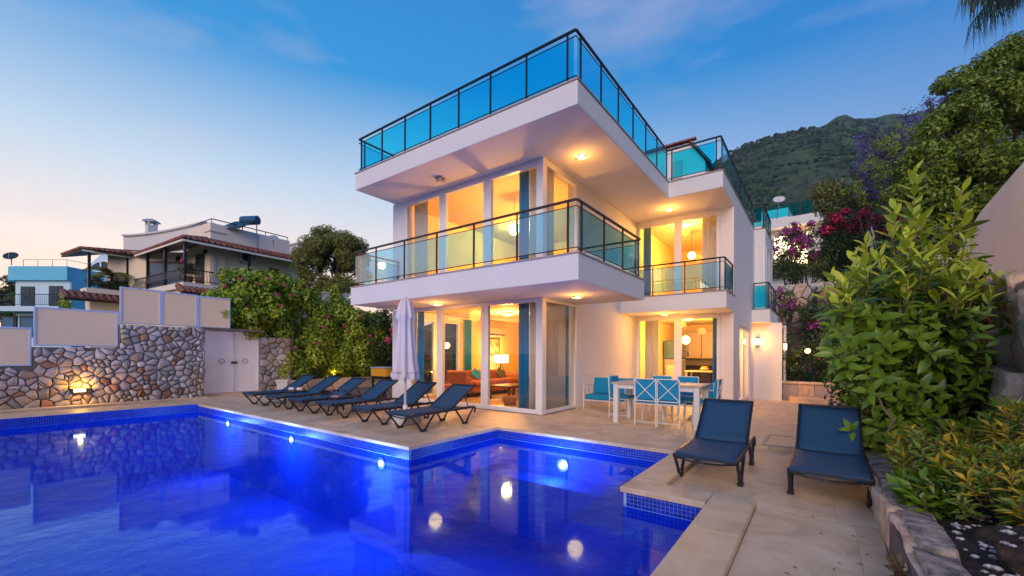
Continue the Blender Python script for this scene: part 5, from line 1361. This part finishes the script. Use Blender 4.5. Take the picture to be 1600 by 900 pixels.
child(w_,'pane',MB().xprism([(-1.1,7.97),(-.1,7.97),(-.1,8.55),(-.35,8.5)],(0,2.5,0),(1,0,0),(0,0,1),(0,1,0),.03),'window_dark'); child(w_,'pane',MB().xprism([(.05,7.97),(1.1,7.97),(.8,8.42),(.3,8.62),(.05,8.6)],(0,2.5,0),(1,0,0),(0,0,1),(0,1,0),.03),'window_dark')
child(BH,'roof_slope',MB().add([(.7,2.4,9.45),(4.4,2.4,7.3),(4.4,7,7.3),(.7,7,9.45),(.7,2.4,9.33),(4.4,2.4,7.18),(4.4,7,7.18),(.7,7,9.33)],[(0,1,2,3),(7,6,5,4),(0,4,5,1),(1,5,6,2),(2,6,7,3),(3,7,4,0)]),'roof_tile_old')
b=MB().tube([(-3.4,.05,8.2),(-.05,.05,8.2),(-.05,2.4,8.2)],.02,6)
for k in range(4): b.tube([(-3.4+k*1.1,.05,7.7),(-3.4+k*1.1,.05,8.2)],.018,6)
child(BH,'roof_rail',b,'dish_grey')
dish(tuple(wp(17,412,31.6)),R(60),.42,'dark satellite dish on the blue house roof','shutter_dark')
for nm,u,v,D,h_,lab in (('potted_plant',70,468,33,1.2,'yellow green plant hanging over the blue house balcony'),('potted_plant',104,478,30,1.0,'leafy plant on the wall below the red eave')):
    t=thing(nm,lab,'plant',tuple(wp(u,v,D)-Vector((0,0,1.0))))
    P3,N3=clumps([((random.uniform(-.7,.7),random.uniform(-.2,.2),.7+random.uniform(0,h_)),(.35,.3,.3)) for k in range(8)],-60,.9); put('foliage',leafmesh('foliage',P3,N3,.22,'leaf_hedge',.4),None).parent=t
    child(t,'stem',MB().tube([(0,0,-2),(0,0,1)],.05,6),'bark')
t=thing('garden_tree','dark tree at the far left edge beside the blue house','tree',(-68,8,0))
P3,N3=clumps(subblobs((0,0,5.2),(5,5,4.2),40,1.3),8,.8); put('crown',leafmesh('crown',P3,N3,.5,'leaf_dark',.5),None).parent=t
child(t,'trunk',MB().tube([(0,0,-1),(0,0,4)],.3,8),'bark')
t=thing('garden_bush','bush below the far left tree','shrub',tuple(wp(5,470,44)-Vector((0,0,2))))
P3,N3=clumps(subblobs((0,0,1.6),(2.2,2,1.6),18,.6),20,.8); put('foliage',leafmesh('foliage',P3,N3,.3,'leaf_pine',.5),None).parent=t
# ================================================================== RIGHT SIDE: PLANTED BED, ROCKS, GARDEN WALL
pl=thing('planter_edge','low rough stone edging along the planted bed on the right','planter edge',(.4,5,0))
def rough_box(x0,y0,z0,x1,y1,z1,amp,seg=3,rr=random):
    bm=bmesh.new(); bmesh.ops.create_cube(bm,size=1)
    bmesh.ops.subdivide_edges(bm,edges=bm.edges[:],cuts=seg,use_grid_fill=True)
    off=Vector((rr.random()*50,rr.random()*50,0))
    for v in bm.verts:
        c=v.co.copy(); k=c*(1-.12*(max(0,c.length-.5)))
        v.co=Vector(((x0+x1)/2+k.x*(x1-x0),(y0+y1)/2+k.y*(y1-y0),(z0+z1)/2+k.z*(z1-z0)))
        v.co+=Vector((mnoise.noise(v.co*3.1+off),mnoise.noise(v.co*2.7+off*1.3),mnoise.noise(v.co*3.3+off*.7)))*amp
        v.co+=Vector((mnoise.noise(v.co*11+off),mnoise.noise(v.co*12+off*1.3),mnoise.noise(v.co*10+off*.7)))*amp*.35
    b=MB(); bm.verts.index_update(); b.add([v.co[:] for v in bm.verts],[tuple(v.index for v in f.verts) for f in bm.faces]); bm.free(); return b
y=1.4
while y<12.4:
    L_=random.uniform(.38,.7); x=.345-.015*math.sin(y*1.3)+(.03 if y<3.4 else 0)
    rough_box(x,y-.015,-.12,x+.17,y+L_+.015,.205+random.uniform(-.015,.015),.035,7).build('edge_stone',M[random.choice(('rock_pale','rock_pale','rock_pale','stone_pale'))],pl,smooth=True)
    rough_box(x+.035,y-.02,.14,x+random.uniform(.19,.23),y+L_+.02,.228+random.uniform(-.01,.012),.028,6).build('top_stone',M['rock_grey'],pl,smooth=True)
    y+=L_
MB().box(.375,1.2,-.2,.47,12.4,.17).build('mortar_bed',M['mortar'],pl)
b=MB(); nx_,ny_=14,60; vs=[]
for j in range(ny_+1):
    for i in range(nx_+1):
        x=.52+1.6*i/nx_; y=1.2+11.6*j/ny_; vs.append((x,y,.17+.12*(x-.5)+mnoise.noise(Vector((x*2.2,y*2.2,0)))*.05+mnoise.noise(Vector((x*9,y*9,3)))*.015))
b.add(vs,[(j*(nx_+1)+i,j*(nx_+1)+i+1,(j+1)*(nx_+1)+i+1,(j+1)*(nx_+1)+i) for j in range(ny_) for i in range(nx_)])
soil=b.build('soil_bed',M['soil'],smooth=True); tag(soil,kind='structure')
# dark garden boulder with pale pebbles strewn over it
bo=rough_box(.72,3.02,.10,1.14,3.5,.31,.12,9).build('boulder',M['soil'],smooth=True); tag(bo,'dark earthy boulder in the planted bed at the bottom right','boulder')
bo=rough_box(.98,2.55,.10,1.5,3.1,.29,.12,9).build('boulder',M['soil'],smooth=True); tag(bo,'second dark boulder at the bottom right edge of the bed','boulder')
b=MB()
for k in range(330):
    x=random.uniform(.62,1.5); y=random.uniform(2.5,3.9); s=random.uniform(.008,.028)
    z=.2+.12*(x-.5)
    if .74<x<1.1 and 3.04<y<3.48: z=.31
    elif 1.0<x<1.48 and 2.58<y<3.08: z=.29
    vs=[]; 
    for (px,py,pz) in ((1,0,0),(0,1,0),(-1,0,0),(0,-1,0),(0,0,.6),(.6,.6,.35),(-.6,.6,.35),(-.6,-.6,.35),(.6,-.6,.35),(0,0,-.5)):
        q=random.uniform(.8,1.25); vs.append((x+px*s*q,y+py*s*q*.8,z+pz*s))
    b.add(vs,[(0,5,4),(5,1,4),(1,6,4),(6,2,4),(2,7,4),(7,3,4),(3,8,4),(8,0,4),(0,9,5),(5,9,1),(1,9,6),(6,9,2),(2,9,7),(7,9,3),(3,9,8),(8,9,0)])
tag(b.build('pebbles',M['pebble']),'pale pebbles scattered over the dark soil at the bottom right','pebbles',kind='stuff')
b=MB()
for k in range(26):
    x=random.uniform(-.3,.3); y=random.uniform(2.6,4.2); a=random.uniform(0,6); s=random.uniform(.008,.02)
    if x<.05 and random.random()<.6: continue
    b.add([(x-s*math.cos(a),y-s*math.sin(a),-.042),(x+s*.4*math.sin(a),y-s*.4*math.cos(a),-.036),(x+s*math.cos(a),y+s*math.sin(a),-.041),(x-s*.4*math.sin(a),y+s*.4*math.cos(a),-.037)],[(0,1,2,3)])
tag(b.build('fallen_leaves',M['leaf_dry']),'dry fallen leaf crumbs on the deck by the planted bed','leaves',kind='stuff')
# rock face
rw=thing('rock_wall','rough pinkish rock wall at the right edge behind the planted bed','rock wall',(1.5,7,.1))
MB().box(1.80,2.6,-.2,2.5,13,1.75).build('mortar_bed',M['mortar'],rw)
rr_=random.Random(4)
for poly in voronoi(9.4,1.95,.55,1.2,.4,rr_):
    xs=[p[0] for p in poly]; zs=[p[1] for p in poly]; cx,cz=sum(xs)/len(xs),sum(zs)/len(zs); w=max(xs)-min(xs); h_=max(zs)-min(zs)
    o=rough_box(1.36+.20*cz+rr_.uniform(-.06,.08),3+cx-w*.47,.05+cz-h_*.46,2.1+.1*cz,3+cx+w*.47,.05+cz+h_*.46,.10,6,rr_).build('rock',M['rock_pale'],rw,smooth=True)
for k in range(12):
    o=rough_box(1.70,3+k*.8,1.82,2.3,3+k*.8+.78,2.03+random.uniform(-.03,.05),.05,4).build('cap_rock',M['rock_pale'],rw,smooth=True)
gw=thing('garden_wall','grey white rendered garden wall with sloping end above the rock wall','wall',(2.3,8,2))
MB().xprism([(7.2,1.5),(12.9,1.5),(12.75,2.3),(12.4,3.12),(11.6,3.5),(10.6,3.74),(8.6,3.90),(7.2,3.95)],(2.2,0,0),(0,1,0),(0,0,1),(1,0,0),.28).build('render',M['plaster_old'],gw,bevel=.03)
# ---- broad leaved shrub
def leafshape(L_,w,curl=.18,fold_=.25,m='leaf_broad'):
    b=MB(); prof=[(0,.05),(.18,.55),(.42,1),(.68,.85),(.88,.42),(1,0)]
    vs=[];
    for (t,k) in prof:
        z=-curl*L_*t*t
        vs+=[(-w*k*.5,t*L_,z+fold_*w*k*.5),(0,t*L_,z),(w*k*.5,t*L_,z+fold_*w*k*.5)]
    fs=[]
    for i in range(len(prof)-1):
        a=i*3; fs+=[(a,a+1,a+4,a+3),(a+1,a+2,a+5,a+4)]
    me=b.add(vs,fs).mesh('leaf',M[m]); me.polygons.foreach_set('use_smooth',[True]*len(me.polygons)); return me
leafs=[leafshape(.25,.10,c,.3,m) for c in (.05,.25,.45) for m in ('leaf_broad',)]
youngs=[leafshape(.25,.092,c,.35,'leaf_young') for c in (-.05,.12)]
def loc_ad(a,d,z): return Vector((a*CT-d*ST,a*ST+d*CT,z))
sh=thing('broadleaf_shrub','tall glossy broad leaved shrub leaning over the right deck','shrub',tuple(loc_ad(4.95,5.0,.2)))
def vtop(u):
    k=[(1280,452),(1300,425),(1335,395),(1352,370),(1372,400),(1392,318),(1408,335),(1428,258),(1445,330),(1468,395),(1485,330),(1503,288),(1520,330),(1532,420),(1560,425),(1572,470)]
    for (u0,v0),(u1,v1) in zip(k,k[1:]):
        if u0<=u<=u1: return v0+(v1-v0)*(u-u0)/(u1-u0)
    return 480
stems=[]
for (u,v,D,ln) in [(1428,266,4.7,.62),(1396,325,4.6,.5),(1503,296,4.8,.6),(1352,378,4.6,.45),(1300,432,4.7,.4),(1562,432,4.9,.35),(1335,400,4.5,.4),(1480,345,4.9,.5),(1375,400,4.4,.4),(1440,340,4.5,.45),(1415,370,4.4,.5),(1455,390,4.5,.4),(1290,455,4.6,.3),(1530,425,4.8,.4),(1318,440,4.4,.35)]:
    stems.append((wp(u,v,D),ln,True))
rs=random.Random(11)
for k in range(470):
    u=rs.uniform(1290,1572); D=rs.uniform(4.2,5.5); v0=vtop(u)+25
    v=v0+(735-v0)*rs.random()**.8
    if u<1330 and v>640: continue
    if v>560 and u<1315: continue
    if v>650 and u>1545: continue
    if v>650: D=rs.uniform(4.3,4.9)
    p=wp(u,v,D)
    stems.append((p,rs.uniform(.16,.30),v<470))
wood=MB(); root=Vector((.85,6.6,.2)); allleaf=[]
for (p,ln,yg) in stems:
    out=Vector(((p.x-root.x)*.35,(p.y-root.y)*.35-.12,1.0)).normalized() if yg else Vector(((p.x-root.x)*.9,(p.y-root.y)*.9-.35,.55)).normalized()
    base=p-out*ln
    wood.tube([base,p],[.009,.005],5,cap=False)
    n=int(ln/.028)
    for i in range(n):
        t=i/(n-1); a=i*2.4+rs.uniform(-.3,.3)
        side=out.orthogonal().normalized(); side=Matrix.Rotation(a,3,out)@side
        op=R(72-38*t+rs.uniform(-10,10)); d=(out*math.cos(op)+side*math.sin(op)).normalized()
        pos=base+out*ln*t; allleaf.append((pos,d,out,yg and t>.35,(1.05-.35*t)*rs.uniform(.6,1.15)*(1 if yg else .82)))
camp=Vector((0,0,1.25))
allleaf.sort(key=lambda q:(q[0]-camp).length-q[4]*.5)
def leafmat(d,up):
    y_=d; x_=d.cross(up).normalized(); z_=x_.cross(y_).normalized(); return Matrix((x_,y_,z_)).transposed().to_4x4()
rest=MB()
for i,(pos,d,up,yg,sc) in enumerate(allleaf):
    me=rs.choice(youngs if yg else leafs); Mx=Matrix.Translation(pos-Vector(sh.location))@leafmat(d,up)@Matrix.Scale(sc,4)
    if i%2==0 and i//2<295:
        o=bpy.data.objects.new('leaf',me); COL.objects.link(o); o.parent=sh; o.matrix_local=Mx
    else:
        if yg: continue
        rest.add([Mx@v.co for v in me.vertices],[tuple(q.vertices) for q in me.polygons])
me=rest.mesh('foliage',M['leaf_broad']); me.polygons.foreach_set('use_smooth',[True]*len(me.polygons)); link('foliage',me,sh)['kind']='stuff'
rest=MB()
for i,(pos,d,up,yg,sc) in enumerate(allleaf):
    if (i%2==0 and i//2<295) or not yg: continue
    me=rs.choice(youngs); Mx=Matrix.Translation(pos-Vector(sh.location))@leafmat(d,up)@Matrix.Scale(sc,4); rest.add([Mx@v.co for v in me.vertices],[tuple(q.vertices) for q in me.polygons])
me=rest.mesh('young_foliage',M['leaf_young']); me.polygons.foreach_set('use_smooth',[True]*len(me.polygons)); link('young_foliage',me,sh)['kind']='stuff'
for k in range(9):
    q=rs.choice(stems); limb(wood,root+Vector((rs.uniform(-.3,.3),rs.uniform(0,.5),0)),q[0]-Vector((0,0,q[1])),.018,.008,.12,6)
limb(wood,Vector((.62,5.5,.2)),Vector((.47,5.6,.85)),.016,.009,.2)
wood.build('stems',M['bark_pale'],sh)
# smaller leaved mass inside and below
bl_=[(tuple(wp(rs.uniform(1325,1525),rs.uniform(430,700),rs.uniform(4.9,6.2))),(.26,.26,.26)) for k in range(110)]
P3,N3=clumps(bl_,60,.9); put('inner_foliage',leafmesh('inner_foliage',P3,N3,.10,'leaf_dark',.5),sh)['kind']='stuff'
bl_=[(tuple(wp(rs.uniform(1300,1400),rs.uniform(480,715),rs.uniform(4.5,5.2))),(.16,.16,.18)) for k in range(80)]
bl_=[q for q in bl_ if q[0][0]>.28 or q[0][2]>.9]
P3,N3=clumps(bl_,70,.9); put('side_foliage',leafmesh('side_foliage',P3,N3,.075,'leaf_small',.45),sh)['kind']='stuff'
# ---- variegated and green low shrubs in the bed
def whorl_shrub(label,c,r,n,ll,lw,mats_,seed,name='low_shrub'):
    rq=random.Random(seed); t=thing(name,label,'shrub',(c[0],c[1],.22)); b={m:MB() for m in mats_}; w=MB()
    for k in range(n):
        a=rq.uniform(0,2*PI); q=math.sqrt(rq.random()); tip=Vector((c[0]+r[0]*q*math.cos(a),c[1]+r[1]*q*math.sin(a),.24+r[2]*(1-.55*q*q)*rq.uniform(.55,1.1)))
        out=Vector((math.cos(a)*q*.6,math.sin(a)*q*.6,1)).normalized(); ln=rq.uniform(.10,.2); base=tip-out*ln; w.tube([Vector((c[0]+(tip.x-c[0])*.3,c[1]+(tip.y-c[1])*.3,.2)),base,tip],[.006,.004,.003],4,cap=False)
        m_=rq.choices(mats_,[3,2.4] if len(mats_)==2 else None)[0]
        for i in range(rq.randint(9,14)):
            t_=i/12; side=Matrix.Rotation(i*2.4+rq.uniform(-.3,.3),3,out)@out.orthogonal().normalized(); op=R(80-45*t_); d=(out*math.cos(op)+side*math.sin(op)).normalized()
            p=base+out*ln*min(1,t_); x_=d.cross(out).normalized(); nn=x_.cross(d); L_=ll*rq.uniform(.7,1.2); W_=lw*rq.uniform(.8,1.2)
            mm=m_ if rq.random()<.8 else mats_[0]
            b[mm].add([p,p+d*L_*.5+x_*W_*.5+nn*.006,p+d*L_-nn*L_*.12,p+d*L_*.5-x_*W_*.5+nn*.006,p+d*L_*.5-nn*.004],[(0,1,4),(1,2,4),(2,3,4),(3,0,4)])
    for m_,q in b.items():
        if q.v: q.build('foliage',M[m_],t)['kind']='stuff'
    w.build('stems',M['bark_pale'],t); return t
whorl_shrub('yellow green variegated shrub in the middle of the planted bed',(1.02,4.0,0),(.42,.52,.46),170,.09,.028,['leaf_small','leaf_yellow'],1)
whorl_shrub('yellow variegated shrub against the rock wall at the right edge',(1.16,4.5,0),(.30,.6,.72),170,.09,.026,['leaf_small','leaf_yellow'],2)
whorl_shrub('low variegated shrub with yellow shoots behind the stone edging',(.72,4.75,0),(.28,.6,.48),120,.09,.028,['leaf_small','leaf_yellow'],3)
whorl_shrub('small broad leaved plant hanging over the stone edging',(.60,4.02,0),(.16,.24,.22),26,.12,.05,['leaf_broad'],4)
whorl_shrub('dark green low shrub at the foot of the rock wall',(1.22,3.5,0),(.2,.36,.30),50,.10,.03,['leaf_small'],6)
whorl_shrub('yellow shooted shrub right above the dark boulder',(1.12,3.72,0),(.30,.26,.36),80,.085,.026,['leaf_small','leaf_yellow'],8)
whorl_shrub('tiny weed growing at the foot of the stone edging',(.34,3.0,0),(.05,.08,-.14),7,.05,.018,['leaf_dry'],5)
for k,(x,y_) in enumerate([(.75,7.6),(.9,9.0),(.8,10.4),(1.05,8.2)]):
    whorl_shrub(['leafy green shrub behind the tall broad leaved one','green shrub farther along the planted bed','green shrub at the far end of the planted bed','green shrub between rock wall and broad leaved shrub'][k],(x,y_,0),(.4,.6,.8),70,.14,.05,['leaf_broad'],20+k)
# ================================================================== BACK GARDEN
bw=thing('garden_bench_wall','low stone bench wall at the end of the side walk','wall',(-.2,17.3,-.3))
for k in range(4): MB().box(-1.055+k*.45,17.3,-.5,-1.055+k*.45+.445,17.62,.27).build('block',M['rock_pale'] if k%2 else M['coping_marble'],bw,bevel=.015)
MB().box(-1.1,17.24,.271,.80,17.68,.345).build('seat_slab',M['travertine'],bw,bevel=.015)
st=thing('stone_step','low rounded stone step before the bench wall','step',(-.2,16.6,-.3)); MB().prism([(-.9,17.2),(-.8,16.7),(-.4,16.45),(.2,16.45),(.5,16.7),(.55,17.2)],-.4,-.14).build('slab',M['travertine'],st,bevel=.02)
rb=thing('retaining_wall','pale rubble retaining wall behind the back garden flowers','stone wall',(0,24.2,1))
MB().box(-5,24.13,-.5,5.2,24.5,4.62).build('mortar_bed',M['mortar'],rb)
stone_face(rb,(-2.6,24.1,2.3),(1,0,0),(0,0,1),5.6,2.35,.42,None,seed=31,cols=('rock_pale','stone_pale','stone_warm','stone_rust'),wts=(5,4,3,1),bulge=.04,gap=.02)
def bush(name,label,blobs,per,ls,m,cat='shrub',fl=None,flper=-40,fls=.1,asp=.5,stem=True,flprob=.6,z0=None,shell=.85):
    c=np.mean([b_[0] for b_ in blobs],axis=0); zb=min(b_[0][2] for b_ in blobs)-.6 if z0 is None else z0
    t=thing(name,label,cat,(float(c[0]),float(c[1]),float(zb)))
    P3,N3=clumps(blobs,per,shell); put('foliage',leafmesh('foliage',P3,N3,ls,m,asp,jit=.5),t)['kind']='stuff'
    if fl:
        f=[]
        for (q,r) in blobs:
            if rng.random()<flprob:
                u=rng.normal(0,1,3); u[2]=abs(u[2]); v_=np.array([0.3,-.95,0]); u=u/np.linalg.norm(u)*.6+v_*.6; r=np.array(r if hasattr(r,'__len__') else (r,)*3); f.append((np.array(q)+u*r*.8,r*.55))
        if f:
            P3,N3=clumps(f,flper,.95); put('blossom',leafmesh('blossom',P3,N3,fls,fl,.8),t)['kind']='stuff'
    if stem:
        b=MB()
        for k in range(min(8,len(blobs))):
            q=random.choice(blobs)[0]; limb(b,(float(c[0])+random.uniform(-.3,.3),float(c[1])+random.uniform(-.3,.3),float(zb)-.8),q,.06,.02,.1)
        b.build('stems',M['bark'],t)
    return t
def pb(lst,spread=None): return [(tuple(wp(u,v,D)),r) for u,v,D,r in lst]
def region(u0,u1,v0,v1,D0,D1,n,r0,r1,seed,test=None):
    q=random.Random(seed); o=[]
    while len(o)<n:
        u,v=q.uniform(u0,u1),q.uniform(v0,v1)
        if test and not test(u,v): continue
        o.append((tuple(wp(u,v,q.uniform(D0,D1))),q.uniform(r0,r1)))
    return o
bush('garden_hedge','dark green hedge at the end of the side walk under the pink flowers',region(1215,1345,520,592,15.6,17.2,40,.35,.55,1),24,.11,'leaf_dark',z0=.3,fl='flower_pink',flper=-8,fls=.07,flprob=.3)
bush('oleander_bush','pink flowering bush below the rubble retaining wall',region(1225,1330,478,515,18.0,19.5,22,.3,.5,2),24,.12,'leaf_dark',fl='flower_magenta',flper=-70,fls=.09,flprob=.75,z0=.6)
bush('oleander_bush','pink flowering bush close beside the bay balcony',region(1208,1245,455,490,18.5,19.5,9,.25,.4,3),16,.11,'leaf_dark',fl='flower_magenta',flper=-60,fls=.09,flprob=.8,z0=1.6)
bush('conical_shrub','small dark conical shrub before the rubble retaining wall',[(tuple(wp(1275,v,18.6)),r) for v,r in ((500,.55),(482,.5),(468,.36),(455,.24),(447,.12))],40,.10,'leaf_dark',z0=1)
bush('garden_hedge','dark green hedge on top of the rubble retaining wall',region(1205,1300,408,432,23.5,25.5,24,.4,.65,4),22,.14,'leaf_dark',z0=4.2)
def mg(u,v): return ((u-1252)/46)**2+((v-385)/36)**2<1
bush('bougainvillea','purple magenta bougainvillea in front of the far white villa',region(1205,1300,350,420,26,28,60,.35,.6,5,mg),11,.16,'leaf_dark',fl='flower_magenta',flper=-60,fls=.16,flprob=.8,z0=4.5)
bush('bougainvillea','deep red bougainvillea right of the far white villa',region(1288,1405,332,372,27,29,46,.4,.75,6),10,.18,'leaf_dark',fl='flower_red',flper=-220,fls=.2,flprob=.85,z0=6)
bush('garden_hedge','dark green growth under the red bougainvillea',region(1288,1400,372,425,25.5,27,40,.5,.8,7),12,.18,'leaf_dark',z0=4.6)
bush('bougainvillea','red bougainvillea behind the top of the broad leaved shrub',region(1425,1482,345,400,19,20.5,22,.3,.5,8),14,.14,'leaf_dark',fl='flower_red',flper=-80,fls=.15,flprob=.9,z0=3)
bush('garden_bush','grey green bush above the red bougainvillea',region(1280,1385,292,332,34,37,34,.6,1.1,9),9,.25,'leaf_pine',z0=8)
bush('flowering_bush','violet flowering bush below the jacaranda',region(1335,1420,258,320,30,33,40,.5,.9,10),7,.2,'leaf_jacaranda',fl='flower_jacaranda',flper=-60,fls=.18,flprob=.8,z0=8)
bush('flowering_bush','magenta flowering bush between jacaranda and red bougainvillea',region(1385,1450,285,335,24,26,20,.35,.6,12),9,.16,'leaf_dark',fl='flower_magenta',flper=-50,fls=.15,flprob=.7,z0=6)
t=thing('closed_parasol','cream closed parasol standing among the red bougainvillea','parasol',tuple(wp(1361,408,25.2)))
child(t,'canopy',MB().lathe([(.02,2.1),(.10,1.9),(.2,.6),(.26,.1),(.2,.05)],(0,0,0),16,lambda i,a:1+.15*math.cos(5*a)),'cream_light',smooth=True); child(t,'pole',MB().tube([(0,0,-2.5),(0,0,2.2)],.03,8),'cream_light')
for u,v,D,lab,p in ((1258,406,24.6,'small warm garden lamp glowing under the magenta bougainvillea',25),(1262,546,15.2,'warm garden lamp glowing among the flowers at the end of the walk',16)):
    t=thing('garden_lamp',lab,'garden lamp',tuple(wp(u,v,D))); child(t,'globe',MB().lathe([(.09*math.sin(PI*k/8)+.001,-.09*math.cos(PI*k/8)) for k in range(9)],(0,0,0),12),'lamp_glow',smooth=True); child(t,'post',MB().tube([(0,0,-1.6),(0,0,-.08)],.02,6),'metal_dark')
    l=lamp('lamp_light',(0.05,-.22,.1),(1,.5,.15),p,.06); l.parent=t
# ---- far white villa on the slope
FV=thing('far_villa','far white villa with blue glass roof railing below the mountain','house',tuple(wp(1245,420,50)),R(-3))
def fb(n_,m,*q,par=None):
    b=MB()
    for k in q: b.box(*k)
    return link(n_,b.mesh(n_,M[m]),par or FV)
fb('wall','plaster',(-4,.6,-4,2.4,8,5.2)); fb('roof_slab','plaster',(-4.4,-1.0,5.21,2.85,8.4,6.25)); fb('balcony_slab','plaster',(-4.4,-1.0,-.4,2.85,.59,.5))
r_=fb('railing','metal_dark',(-4.35,-.95,7.85,2.8,-.9,7.95))
for k in range(6): fb('glass_panel','rail_glass',(-4.3+k*1.18,-.94,6.4,-3.2+k*1.18,-.92,7.84),par=r_)
fb('glass_panel','rail_glass',(2.76,-.8,6.4,2.78,3,7.84),par=r_)
for k in range(7): fb('post','metal_dark',(-4.36+k*1.18,-.96,6.26,-4.28+k*1.18,-.88,7.86),par=r_)
w_=fb('window','frame_white',(-2.6,.5,.6,1.2,.599,4.6)); fb('pane','shade_glow',(-2.4,.48,.8,-.7,.499,4.4),par=w_); fb('pane','shade_glow',(-.5,.48,.8,1.0,.499,4.4),par=w_)
fb('roof_room','plaster',(-4.2,3,6.26,-1.2,8,8.6))
l=lamp('lamp_light',tuple(wp(1243,350,49.6)),WARM,160,.2)
dish(tuple(wp(1216,318,50)),R(10),.62,'white satellite dish on the far villa roof','cornice_white')
t=thing('neighbour_wall','white painted wall glimpsed between the big tree and the shrub','wall',tuple(wp(1458,345,22))); child(t,'render',MB().box(-.5,-.2,-2.5,.75,.2,1.4),'cornice_white',.03)
# ---- big light green tree, jacaranda, palm
bt=thing('broad_tree','big bushy light green tree above the garden wall at the top right','tree',tuple(loc_ad(18.5,16.5,2)))
tops=[(1497,138,15.5,.8),(1490,200,15.2,1.1),(1535,160,15.5,1.1),(1562,110,15.8,1.0),(1590,95,16,1.3),(1590,200,15.5,1.6),(1640,130,16,2.0),(1450,255,15.5,.95),(1440,300,15.5,.9),(1500,290,15,1.4),(1560,280,14.6,1.4),(1410,300,16,.7),(1620,260,15,1.6),(1470,325,15.2,.9),(1475,200,16,.8)]
bl_=[]
for u,v,D,r in tops:
    bl_+=subblobs(tuple(wp(u,v,D)),(r*.85,)*3,int(16*r*r)+6,.34,inner=.3)
P3,N3=clumps(bl_,34,.55); put('crown',leafmesh('crown',P3,N3,.15,'leaf_tree',.5,jit=.45),bt)['kind']='stuff'
b=MB(); r0=Vector(bt.location)
for u,v,D,r in tops: limb(b,r0+Vector((0,0,1.5)),wp(u,v,D),.13,.03,.08)
limb(b,r0,r0+Vector((0,0,1.6)),.28,.2,.03); b.build('trunk',M['bark'],bt)
ja=thing('jacaranda','sparse jacaranda with violet blossom left of the big green tree','tree',tuple(wp(1440,420,23)))
def jt(u,v): return v>140+ (1480-u)*.55-((u-1430)/50)**2*2 and v<310
bl_=region(1340,1490,140,300,22,25,90,.28,.55,13,jt)
P3,N3=clumps(bl_[:60],5,1.0); put('foliage',leafmesh('foliage',P3,N3,.16,'leaf_jacaranda',.3,jit=.8),ja)['kind']='stuff'
P3,N3=clumps(bl_[10:],7,1.0); put('blossom',leafmesh('blossom',P3,N3,.15,'flower_jacaranda',.6,jit=.8),ja)['kind']='stuff'
b=MB(); r0=Vector(ja.location); f0=wp(1430,300,23); limb(b,r0,f0,.2,.13,.05)
for q,r in bl_[:60]: limb(b,f0+Vector((random.uniform(-.2,.2),0,random.uniform(-.5,.6))),q,.05,.012,.1)
b.build('trunk',M['bark'],ja)
bl_=[(tuple(wp(u,v,22)),r) for u,v,r in ((1400,210,.6),(1385,225,.6),(1365,250,.5),(1410,240,.7),(1370,275,.7),(1345,300,.6),(1400,275,.7))]
bush('garden_tree','mid green feathery tree in front of the jacaranda',[ (q2,.3) for q,r in bl_ for q2 in [tuple(np.array(q)+rng.normal(0,r*.5,3)) for _ in range(7)]],16,.13,'leaf_hedge',cat='tree',asp=.3,z0=5)
pm=thing('palm_tree','palm with hanging dark fronds at the top right corner','tree',tuple(wp(1640,240,8.2)))
cz=wp(1625,-62,8.2)
fr=frondset(22,1.25,0,1.0,16,.9,random.Random(3),.028,.86)
o=fr.mesh('fronds',M['leaf_palm']); q=link('fronds',o,pm,cz-Vector(pm.location)); q['kind']='stuff'
child(pm,'trunk',MB().tube([(0,0,-1),(0,0,(cz-Vector(pm.location)).z)],[.2,.15],10),'bark')

# ================================================================== HAZE
def haze():
    b=MB().box(-1010,-1010,-6,1010,1010,430); m=bpy.data.materials.new('haze'); m.use_nodes=True; n=m.node_tree.nodes; l=m.node_tree.links; n.remove(n['Principled BSDF'])
    v=n.new('ShaderNodeVolumePrincipled'); v.inputs['Color'].default_value=(.70,.85,1,1); v.inputs['Density'].default_value=.0002; v.inputs['Anisotropy'].default_value=0
    l.new(v.outputs[0],n['Material Output'].inputs['Volume'])
    o=b.build('haze',m); tag(o,'thin blue evening haze in front of the mountain','haze',kind='stuff')
haze()

for o in bpy.data.objects:
    if o.name.startswith('stems'): o['kind']='stuff'
